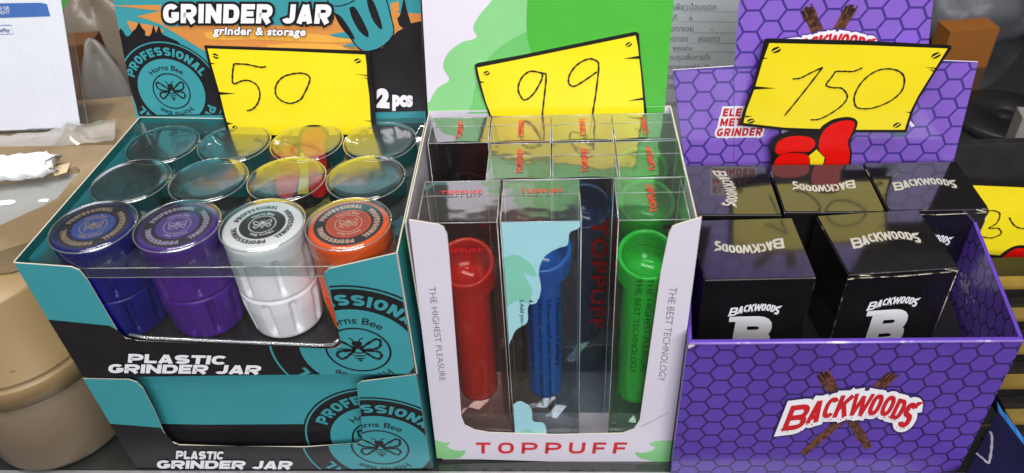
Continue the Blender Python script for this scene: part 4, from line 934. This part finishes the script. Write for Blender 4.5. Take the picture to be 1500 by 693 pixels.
price_tag(P, 'wide yellow price tag handwritten 150 with a red glove under it', [(1120, 59), (1124, 57), (1260, 60), (1393, 67), (1394, 71), (1372, 103), (1346, 145), (1337, 165), (1328, 194), (1240, 194), (1150, 191), (1083, 184), (1090, 160), (1103, 126), (1113, 88)],
          [(1137, 73, 0.0028, 0.3), (1371, 81, 0.0028, 0.4), (1100, 177, 0.0025, 0.2), (1314, 183, 0.0026, 0.5)],
          [[(1116, 84), (1126, 85), (1115, 87)], [(1104, 126), (1137, 129), (1105, 131)], [(1354, 98), (1373, 99), (1371, 101)], [(1360, 101), (1370, 103), (1368, 105)], [(1326, 164), (1338, 163), (1336, 166)], [(1092, 169), (1102, 170), (1092, 172)]],
          [[(1161, 115), (1172, 114), (1186, 107), (1205, 98)], [(1205, 98), (1186, 123), (1167, 147), (1149, 169)], [(1263, 99), (1250, 104), (1237, 104), (1224, 104)], [(1224, 104), (1217, 114), (1210, 124), (1220, 128), (1233, 129), (1241, 140), (1235, 152), (1218, 165), (1200, 174), (1187, 175)], [(1253, 155), (1251, 142), (1259, 124), (1274, 109), (1292, 101), (1312, 102), (1324, 112), (1321, 132), (1303, 148), (1277, 158), (1258, 158), (1252, 153)]], h150)

# ================================================================== LEFT SURROUNDINGS
M_tanp = mat('tan_plastic', '8f7753', 0.38, 0.4, 0.08, 12, 0.08, 60, col2='4a3c2a', c2scale=170, c2pos=(0.70, 0.73)); M_taupe = mat('taupe_plastic', '6b5d4b', 0.4, 0.4, 0.08, 12, 0.08, 60, col2='3a3026', c2scale=170, c2pos=(0.70, 0.73))
M_card = mat('plain_cardboard', '8e7b60', 0.75, 0.25, 0.12, 30, 0.1, 200, col2='77654a', c2scale=12)
M_paper = mat('white_paper', 'eef0f6', 0.5, 0.4, 0.02); M_tissue = mat('white_tissue', 'efeff0', 0.85, 0.2, 0.03, 40, 0.9, 260)
cn = Vector((-0.318, 0.3755, 0)); R = 0.0455
t = thing('canister', 'round tan and taupe plastic canister standing left of the teal displays', 'canister', cn)
m_ = MB(); m_.lathe(cn, [(0.0001, 0.0005), (R - 0.004, 0.0005), (R - 0.001, 0.002), (R, 0.005), (R, 0.0618), (R - 0.0012, 0.0628), (R - 0.003, 0.0630)], M_taupe, 96); m_.build('lower_body', t)
m_ = MB(); m_.lathe(cn, [(R - 0.003, 0.0632), (R + 0.0008, 0.0638), (R + 0.0009, 0.0775), (R + 0.0004, 0.0790), (R - 0.0018, 0.0797), (R - 0.0022, 0.0806), (R - 0.0004, 0.0820), (R - 0.0006, 0.0835), (R - 0.0024, 0.0850), (R - 0.0026, 0.139), (R - 0.004, 0.141), (0.0001, 0.141)], M_tanp, 96); m_.build('lid', t)
# shallow cardboard tray lying on the canister and the carton behind it
cz = 0.1585
t = thing('cardboard_tray', 'shallow tan cardboard tray with a sunken grey middle, above the canister', 'tray', (-0.33, 0.44, 0.1415))
P = Panel(Vector((-0.52, 0.36, cz)), (1, 0, 0), (0, 1, 0))
ol = P.px([(0, 362)]) ; 
def onzl(pts, z): return [onz(x, y, z) for x, y in pts]
rim = [onz(x, y, cz) for x, y in [(-160, 385), (0, 368), (50, 352), (95, 332), (130, 312), (152, 294)]] + [Vector((-0.2478, 0.43, cz)), Vector((-0.2455, 0.475, cz)), Vector((-0.40, 0.487, cz)), Vector((-0.52, 0.492, cz))]
rec = [onz(x, y, cz) for x, y in [(-160, 352), (0, 330), (62, 302), (84, 290), (118, 250), (112, 244), (0, 262), (-160, 280)]]
m_ = MB(); zt_ = Vector((0, 0, 0.016))
inn = rec
# rim ring between outline and recess
def ringfill(A, Bp, m):
    ca = sum(A, Vector()) / len(A)
    T = tessellate_polygon([A, Bp[::-1]]); al = A + Bp[::-1]
    for q in T:
        v3 = [al[i] for i in q]; nrm = (v3[1] - v3[0]).cross(v3[2] - v3[0])
        m_.add(v3 if nrm.z > 0 else v3[::-1], [(0, 1, 2)], m)
ringfill(rim, inn, M_card)
for i in range(len(rim)):
    a, b = rim[i], rim[(i + 1) % len(rim)]; m_.add([a, b, b - zt_, a - zt_], [(0, 1, 2, 3)], M_card)
m_.add([q - zt_ for q in rim], [list(range(len(rim)))[::-1]], M_card)
m_.build('rim', t)
m_ = MB(); dz = Vector((0, 0, 0.005))
for i in range(len(inn)):
    a, b = inn[i], inn[(i + 1) % len(inn)]; m_.add([a, a - dz, b - dz, b], [(0, 1, 2, 3)], M_card)
T = tessellate_polygon([inn])
M_liner = mat('grey_liner_film', '8f8f8c', 0.35, 0.5, 0.08, 30)
for q in T: m_.add([inn[i] - dz for i in q], [(0, 1, 2)], M_liner)
m_.build('sunken_liner', t)
# tissue roll lying in the tray
a, b = onz(-60, 266, cz - 0.001), onz(84, 252, cz - 0.001); ax = (b - a).normalized(); sd = Vector((-ax.y, ax.x, 0)); m_ = MB(); pts = []
nr, ns = 18, 22; rr = random.Random(11)
for i in range(ns + 1):
    for k in range(nr):
        an = 2 * math.pi * k / nr; r_ = 0.0068 * (1 + rr.uniform(-0.12, 0.12)) * (1 - 0.25 * (i > ns - 2)); ww = 1.55
        pts.append(a + (b - a) * (i / ns) + ax * rr.uniform(-0.0012, 0.0012) * (4 if i == ns else 1) + sd * r_ * ww * math.cos(an) + Vector((0, 0, 0.0068 + r_ * math.sin(an))))
m_.add(pts, [(i * nr + k, i * nr + (k + 1) % nr, (i + 1) * nr + (k + 1) % nr, (i + 1) * nr + k) for i in range(ns) for k in range(nr)] + [[ns * nr + k for k in range(nr)], list(range(nr))[::-1]], M_tissue, True)
tag(m_.build('tissue_roll'), 'crumpled white tissue roll lying in the cardboard tray', 'tissue')
# paper scrap beside the roll
m_ = MB(); sc_ = [onz(x, y, cz + 0.0008) for x, y in [(72, 246), (103, 238), (98, 252), (80, 257)]]; m_.add(sc_ + [q - Vector((0, 0, 0.0004)) for q in sc_], [(0, 3, 2, 1), (4, 5, 6, 7), (0, 1, 5, 4), (1, 2, 6, 5), (2, 3, 7, 6), (3, 0, 4, 7)], mat('kraft_paper', 'cdb592', 0.7)); tag(m_.build('paper_scrap'), 'small tan paper scrap at the end of the tissue roll', 'scrap')
for k_, (x, y, a_, lb) in enumerate(((8, 297, 0.0030, 'torn white paper bit at the left edge of the grey liner'), (64, 294, 0.0022, 'torn white paper bit near the front corner of the grey liner'))):
    c_ = onz(x, y, cz - 0.0046); m_ = MB(); rr = random.Random(20 + k_); q_ = [c_ + Vector((a_ * math.cos(t_) * rr.uniform(0.6, 1.3) * 1.8, a_ * math.sin(t_) * rr.uniform(0.6, 1.3), 0)) for t_ in [i * 0.785 for i in range(8)]]
    m_.add(q_ + [c_ + Vector((0, 0, 0.0012))], [(i, (i + 1) % 8, 8) for i in range(8)], M_paper); m_.add(q_, [tuple(range(8))[::-1]], M_paper); tag(m_.build('paper_bit'), lb, 'scrap', 'paper bits in the tray')
# big carton behind, its flat top carrying the payment sign
t = thing('carton', 'plain tan cardboard carton behind the tray with the payment sign on top', 'carton', (-0.46, 0.55, -0.0005))
m_ = MB(); m_.box((-0.46, 0.550, 0.0615), (0.20, 0.012, 0), (-0.004, 0.048, 0), (0, 0, 0.0620), M_card); m_.build('body', t)
m_ = MB(); m_.box((-0.46, 0.550, 0.1243), (0.205, 0.012, 0), (-0.004, 0.049, 0), (0, 0, 0.0006), M_card); m_.build('top_flap', t)
# torn clear sleeve lying on the carton
M_torn = clear('torn_clear_film', 'e8e4dc', 0.32, 'e6e2dc', 1.3, 0.12, 0.5, 50)
m_ = MB(); nx, ny = 22, 5; A = [onz(-120, 236, 0.128), onz(168, 212, 0.128), onz(176, 186, 0.128), onz(-120, 214, 0.128)]; pts = []
rr = random.Random(4)
for i in range(nx + 1):
    for j in range(ny + 1):
        s_, t_ = i / nx, j / ny; q = lerp(lerp(A[0], A[1], s_), lerp(A[3], A[2], s_), t_)
        pts.append(q + Vector((0, rr.uniform(-0.001, 0.001), 0.001 + 0.0022 * rr.random() + 0.016 * max(0, s_ - 0.62) * (1 if j >= 3 else 0.25) + 0.010 * math.exp(-((s_ - 0.78) / 0.05) ** 2) * (j in (1, 2, 3)))))
m_.add(pts, [(i * (ny + 1) + j, (i + 1) * (ny + 1) + j, (i + 1) * (ny + 1) + j + 1, i * (ny + 1) + j + 1) for i in range(nx) for j in range(ny)], M_torn, True)
tag(m_.build('torn_sleeve'), 'torn crumpled clear plastic sleeve lying on the carton below the payment sign', 'wrapper')
# payment sign: printed sheet in a clear acrylic stand
q0, q1 = onz(-90, 196, 0.1275), onz(128, 189, 0.1275); su = (q1 - q0).normalized(); sv = Vector((-su.y, su.x, 0)); ts = math.radians(14)
P = Panel(q0, su, Zv * math.cos(ts) + sv * math.sin(ts))
t = thing('payment_sign', 'white payment sign with a blue band in a clear acrylic stand', 'sign', (q0 + q1) / 2)
P.sheet(P.px([(-100, 195), (118, 187), (83, -40), (-100, -40)]), M_paper, 0.0004, M_paper, M_paper)
M_band = mat('blue_band_print', '3f6fb8', 0.35, 0.4); M_navy = mat('navy_text_print', '2d4a86', 0.4)
P.pxpoly([(-100, 30), (74, 24), (69, 6), (60, 4), (-100, 6)], M_band, 1)
P.pxtext('THAI QR', (-12, 15), (15, 14), (-13, 10), M_white, 2, 0.01); P.pxtext('PAYMENT', (-14, 21.5), (15, 20.5), (-15, 16.5), M_white, 2, 0.0)
bx_ = P.px([(-22, 38), (17, 37), (20, 50), (-22, 51)]); P.stroke(bx_ + [bx_[0]], 0.0005, M_band, 1); P.pxtext('PromptPay', (-20, 48), (15, 47), (-20, 42), M_navy, 2, 0.02)
for k in range(16): P.pxstroke([(40 + 5 * k, 189.5 - 0.15 * k - (k % 3) * 0.6), (43.5 + 5 * k, 189 - 0.15 * k)], 0.0006, M_greytext, 1, False)
P.build('printed_sheet', t)
M_acr = clear('clear_acrylic', 'fdfdfe', 0.01, 'f4f6fa', 0.7, 0.03, 0.25, 12)
Q = Panel(P.O + P.N * 0.0016, P.U, P.V); Q.sheet(Q.px([(-104, 197), (129, 188), (92, -44), (-104, -44)]), M_acr, 0.0012, M_acr, M_bead); Q.build('acrylic_cover', t)
m_ = MB(); m_.box(lerp(q0, q1, 0.55) + sv * 0.02 - Vector((0, 0, 0.0013)), (q1 - q0) * 0.5, sv * 0.022, (0, 0, 0.0010), M_acr); m_.build('acrylic_foot', t)
# things far behind on the left
M_film = clear('cloudy_bag_film', 'cfc8c0', 0.45, 'bfbab4', 0.5, 0.3, 1.0, 40)
def bag(name, c, sx, sy, sz, m, label, cat, seed, n=26):
    rr = random.Random(seed); vs = []; fs = []; k_ = 14
    ph = [rr.uniform(0, 6) for _ in range(8)]
    for i in range(k_ + 1):
        th = math.pi * i / k_
        for j in range(n):
            a = 2 * math.pi * j / n; r_ = 1 + 0.10 * math.sin(3 * a + ph[0] + th * 2) + 0.07 * math.sin(5 * a + ph[1] - th * 3) + 0.05 * math.sin(9 * a + ph[2] + 5 * th) + rr.uniform(-0.07, 0.07)
            z = max(-0.72, math.cos(th))
            vs.append(Vector(c) + Vector((sx * r_ * math.sin(th) * math.cos(a), sy * r_ * math.sin(th) * math.sin(a), sz * (z + 0.72) * (1 + 0.05 * math.sin(4 * a + ph[3])))))
    for i in range(k_):
        for j in range(n): fs.append((i * n + j, (i + 1) * n + j, (i + 1) * n + (j + 1) % n, i * n + (j + 1) % n))
    m_ = MB(); m_.add(vs, fs, m, True); return tag(m_.build(name), label, cat)
M_brown = mat('brown_carton', '6f4a30', 0.7, 0.2, 0.15, 20)
def plain_box(name, c, hx, hy, hz, yaw, m, label, cat, flap=True):
    t = thing(name, label, cat, (c[0], c[1], c[2] - hz)); U = Vector((math.cos(yaw), math.sin(yaw), 0)); V = Vector((-U.y, U.x, 0))
    m_ = MB(); m_.box(c, U * hx, V * hy, (0, 0, hz), m); m_.build('body', t)
    m_ = MB(); m_.box((c[0], c[1], c[2] + hz + 0.0008), U * hx * 1.01, V * hy * 0.99, (0, 0, 0.0006), m); m_.build('top_flap', t); return t
plain_box('brown_box', (-0.412, 0.735, 0.016), 0.026, 0.015, 0.104, 0.05, M_brown, 'brown cardboard box between the payment sign and the teal display', 'box')
bag('plastic_bag', (-0.372, 0.70, -0.088), 0.030, 0.022, 0.125, M_film, 'cloudy clear plastic bag behind the left edge of the teal header', 'bag', 3)
bag('plastic_bag', (-0.42, 0.82, -0.088), 0.075, 0.035, 0.125, clear('warm_bag_film', 'c8b8a6', 0.5, 'a8988a', 0.6, 0.25, 1.0, 40), 'dull beige plastic bag above the brown box behind the payment sign', 'bag', 8)
plain_box('green_box', (-0.47, 0.90, 0.05), 0.10, 0.02, 0.138, 0.0, M_green, 'bright green packet at the top edge behind the payment sign', 'packet')

# ================================================================== RIGHT SURROUNDINGS
# document in a clear sleeve
t0_ = Vector((0.0, 0.565, 0)); P = Panel(Vector((0.10, 0.565, 0)), (1, -0.02, 0), Zv * math.cos(0.12) + Vector((0, 1, 0)) * math.sin(0.12))
M_doc = mat('grey_document_paper', 'f0f0f4', 0.5, 0.3, 0.03)
t = thing('document', 'grey printed form in a clear sleeve between the green and violet boards', 'document', (0.16, 0.565, -0.0))
dc = [(945, 330), (955, -40), (1180, -40), (1180, 330)]
P.sheet(P.px(dc), M_doc, 0.0004, M_doc, M_doc)
lines = [('ร้านอาเพียวป้อมแตก', 957, 1049, 15, 9), ('หมู่ที่      ๑', 975, 1014, 30, 8), ('ตรอก/ซอย        -', 970, 1044, 46, 8), ('อำเภอ/เขต     สอยดาว', 966, 1054, 61, 8), ('๒๒๑๘๐', 986, 1014, 74, 7), ('เพื่อควบคุมเพื่อการค้า', 960, 1040, 88, 8), ('ทางวิทยาศาสตร์ว่า Cannabis', 955, 1068, 102, 7), ('ชื่อช่อดอก', 962, 990, 116, 8), ('มีปริมาณ', 960, 990, 130, 8), ('ประกาศ', 962, 990, 157, 9)]
for s_, x0, x1, y, h_ in lines: P.pxtext(s_, (x0, y), (x1, y), (x0, y - h_), M_ink, 1, 0.0)
for y, x0 in ((17, 1000), (32, 990), (48, 1012), (63, 1010), (76, 985), (104, 1030)): P.pxstroke([(x0, y), (1090, y + 0.5)], 0.00022, M_greytext, 1, False)
P.build('printed_form', t)
Q = Panel(P.O + P.N * 0.0012, P.U, P.V); Q.sheet(Q.px([(940, 335), (950, -44), (1190, -44), (1190, 335)]), clear('sleeve_film', 'eef0f2', 0.06, 'e8eaee', 1.2, 0.06, 0.4, 18), 0.0003, M_clear, M_bead); Q.build('clear_sleeve', t)
# black display carton at the right with a price tag in front of it
M_blk2 = mat('matte_black_board', '232023', 0.5, 0.3, 0.15, 60, col2='3a3638', c2scale=90, c2pos=(0.5, 0.8))
P = Panel(Vector((0.30, 0.487, 0)), (1, -0.05, 0), Zv)
t = thing('black_carton', 'upright black carton flap right of the violet display, behind the partly hidden tag', 'carton', (0.38, 0.52, -0.0005))
f0 = P.px([(1392, 212), (1560, 207)]); zt_c = P.w(f0[0]).z
m_ = MB(); cx = P.w(((f0[0][0] + f0[1][0]) / 2 + 0.03, 0)); hw = (f0[1][0] - f0[0][0]) / 2 + 0.03
m_.box((cx.x, cx.y + 0.0035, zt_c / 2 - 0.0005), P.U * hw, Vector((0.05, 1, 0)).normalized() * 0.0035, (0, 0, zt_c / 2), M_blk2); m_.build('body', t)
m_ = MB(); m_.box((cx.x, cx.y - 0.0006, zt_c * 0.5), P.U * hw * 0.995, Vector((0.05, 1, 0)).normalized() * 0.0005, (0, 0, zt_c * 0.5), mat('charcoal_board', '2e2b2e', 0.45, 0.4, 0.12, 60)); m_.build('front_flap', t)
P = Panel(Vector((0.30, 0.455, 0)), (1, -0.05, 0), Zv * math.cos(0.06) + Vector((0, 1, 0)) * math.sin(0.06))
hB = dict(base=(1480, 420), face=[(1414, 271), (1440, 272), (1620, 280), (1620, 386), (1500, 378), (1445, 372), (1425, 320)],
          dark=[(1456, 384), (1468, 372), (1484, 362), (1500, 360), (1512, 368), (1508, 390), (1508, 440), (1462, 440)],
          red=[[(1461, 384), (1472, 374), (1486, 365), (1500, 364), (1507, 370), (1504, 388), (1504, 396), (1466, 394)]], yellow=[[(1476, 402), (1492, 402), (1490, 432), (1478, 432)]])
price_tag(P, 'partly hidden yellow price tag in front of the black carton at the right edge', [(1405, 268), (1412, 265), (1440, 266), (1630, 272), (1630, 392), (1500, 384), (1440, 378), (1420, 330)],
          [(1612, 284, 0.002, 0.3), (1610, 376, 0.002, 0.2)], [[(1600, 320), (1622, 318), (1620, 324)]],
          [[(1436, 314), (1450, 308), (1464, 312), (1460, 326), (1448, 334), (1462, 334), (1466, 342), (1452, 348), (1438, 346)], [(1478, 318), (1486, 330), (1500, 334), (1512, 322), (1530, 316), (1540, 330), (1524, 346)]], hB)
# stack of gold and black packets
M_gold = mat('gold_foil_board', 'a58a46', 0.35, 0.5, 0.15, 60, 0.1, 80, metal=0.55); M_gbk = mat('black_foil_board', '1c1a18', 0.25, 0.5, 0.2, 60)
PL = ['lowest and foremost packet of the gold and black stack right of the violet display', 'second lowest packet of the gold and black stack', 'third lowest packet of the gold and black stack', 'fourth packet of the gold and black stack, second from its top', 'topmost packet of the gold and black stack, under the hidden tag']
for i in range(5):
    z0 = 0.0006 + i * 0.0100; t = thing('packet', PL[i], 'packet', (0.36, 0.37, z0), 'stacked gold and black packets')
    y0 = 0.318 + 0.021 * i; y1 = 0.432; U = Vector((0.997, -0.05, 0)); V = Vector((0.05, 0.997, 0)); c = Vector((0.3665 + (0.002, -0.001, 0.003, 0.0, 0.001)[i], (y0 + y1) / 2, z0))
    m_ = MB(); m_.box(c + Vector((0, 0, 0.0036)), U * 0.052, V * (y1 - y0) / 2, (0, 0, 0.0034), M_gbk); m_.build('black_base', t)
    m_ = MB(); m_.box(c + Vector((0, 0, 0.0083)), U * 0.0521, V * ((y1 - y0) / 2), (0, 0, 0.0012), M_gbk); m_.build('black_lid', t)
    m_ = MB(); m_.box(c - V * ((y1 - y0) / 2 - 0.0046) + Vector((0, 0, 0.0083)), U * 0.0523, V * 0.0052, (0, 0, 0.0014), M_gold); m_.build('gold_band', t)
# navy pouch lying at the lower right corner
M_nv = mat('navy_pouch', '161432', 0.25, 0.5, 0.2, 40, 0.1, 60); M_blue = mat('blue_foil', '2f6fb0', 0.3, 0.5, 0.3, 120, 0.2, 150, col2='c9b06a', c2scale=60, c2pos=(0.58, 0.64))
m_ = MB(); pz = 0.016; nvp = [onz(x, y, pz) for x, y in [(1462, 602), (1500, 650), (1560, 730), (1400, 790), (1395, 735)]]
t = thing('pouch', 'navy pouch with a torn blue rim in the lower right corner', 'pouch', (sum(q.x for q in nvp) / 5, sum(q.y for q in nvp) / 5, 0.0005))
dn = Vector((0, 0, pz - 0.0008))
m_.add(nvp, [(4, 3, 2, 1, 0)], M_nv)
for i in range(5): m_.add([nvp[i], nvp[(i + 1) % 5], nvp[(i + 1) % 5] - dn, nvp[i] - dn], [(3, 2, 1, 0)], M_nv)
m_.build('body', t)
m_ = MB(); e0, e1 = nvp[0], nvp[2]; rr = random.Random(2)
up_ = [lerp(e0, e1, i / 14) + Vector((0.0015, 0.003 + rr.uniform(0, 0.003), rr.uniform(0.001, 0.0022))) for i in range(15)]; dn_ = [lerp(e0, e1, i / 14) for i in range(15)]
m_.add(up_ + dn_ + [q + Vector((0.003, 0.004, -0.001)) for q in dn_], [(i, i + 1, 16 + i, 15 + i) for i in range(14)] + [(i + 1, i, 30 + i, 31 + i) for i in range(14)], M_blue); m_.build('torn_rim', t)
P = Panel(nvp[4], (1, 0, 0), (0, 1, 0)); P.O = Vector((nvp[4].x, nvp[4].y, pz)); P.pxstroke([(1430, 664), (1440, 672), (1448, 678), (1452, 660), (1453, 640), (1450, 632)], 0.0014, mat('faint_white_mark', '8d8a98', 0.5), 1); P.build('white_mark', t)
# round black pot, brown box, bags far right
pc = Vector((0.497, 0.690, -0.0895))
M_pot = mat('black_pot_plastic', '1d1c1e', 0.45, 0.4, 0.15, 40)
t = thing('round_pot', 'round black lidded pot with a sunken button behind the violet board', 'pot', pc)
m_ = MB(); m_.lathe(pc, [(0.0001, 0), (0.044, 0), (0.046, 0.003), (0.046, 0.088)], M_pot, 64); m_.build('body', t)
m_ = MB(); m_.lathe(pc, [(0.046, 0.0885), (0.0485, 0.089), (0.0485, 0.097), (0.0470, 0.099), (0.0130, 0.0993), (0.0120, 0.0972), (0.008, 0.0968), (0.007, 0.0985), (0.0001, 0.0985)], M_pot, 64); m_.build('lid', t)
plain_box('brown_box', (0.508, 0.815, -0.012), 0.027, 0.014, 0.056, 0.04, mat('orange_brown_carton', '8a541f', 0.6, 0.3, 0.1, 20), 'orange brown box under the grey bag behind the violet board', 'box')
bag('plastic_bag', (0.545, 0.88, -0.006), 0.075, 0.035, 0.045, clear('grey_bag_film', '8c8c90', 0.5, '75757c', 0.35, 0.35, 1.0, 40), 'grey translucent bag above the orange brown box at the upper right', 'bag', 5)
plain_box('shelf_box', (0.575, 0.885, -0.05), 0.10, 0.035, 0.038, 0.0, mat('dark_brown_board', '2b211d', 0.7, 0.2, 0.2, 20), 'dark brown box underneath the grey bag', 'box')
plain_box('blue_white_box', (0.585, 0.80, -0.058), 0.040, 0.022, 0.028, -0.15, mat('pale_blue_board', 'b8c8d4', 0.4, 0.4, 0.1, 30, col2='3a7aa8', c2scale=14, c2pos=(0.52, 0.56)), 'pale blue and white box behind the round black pot', 'box')
plain_box('white_carton', (0.4795, 0.622, -0.020), 0.016, 0.010, 0.068, -0.25, mat('dull_white_board', '8a8480', 0.6, 0.3, 0.05), 'dull white carton at the right edge beside the round pot', 'carton')
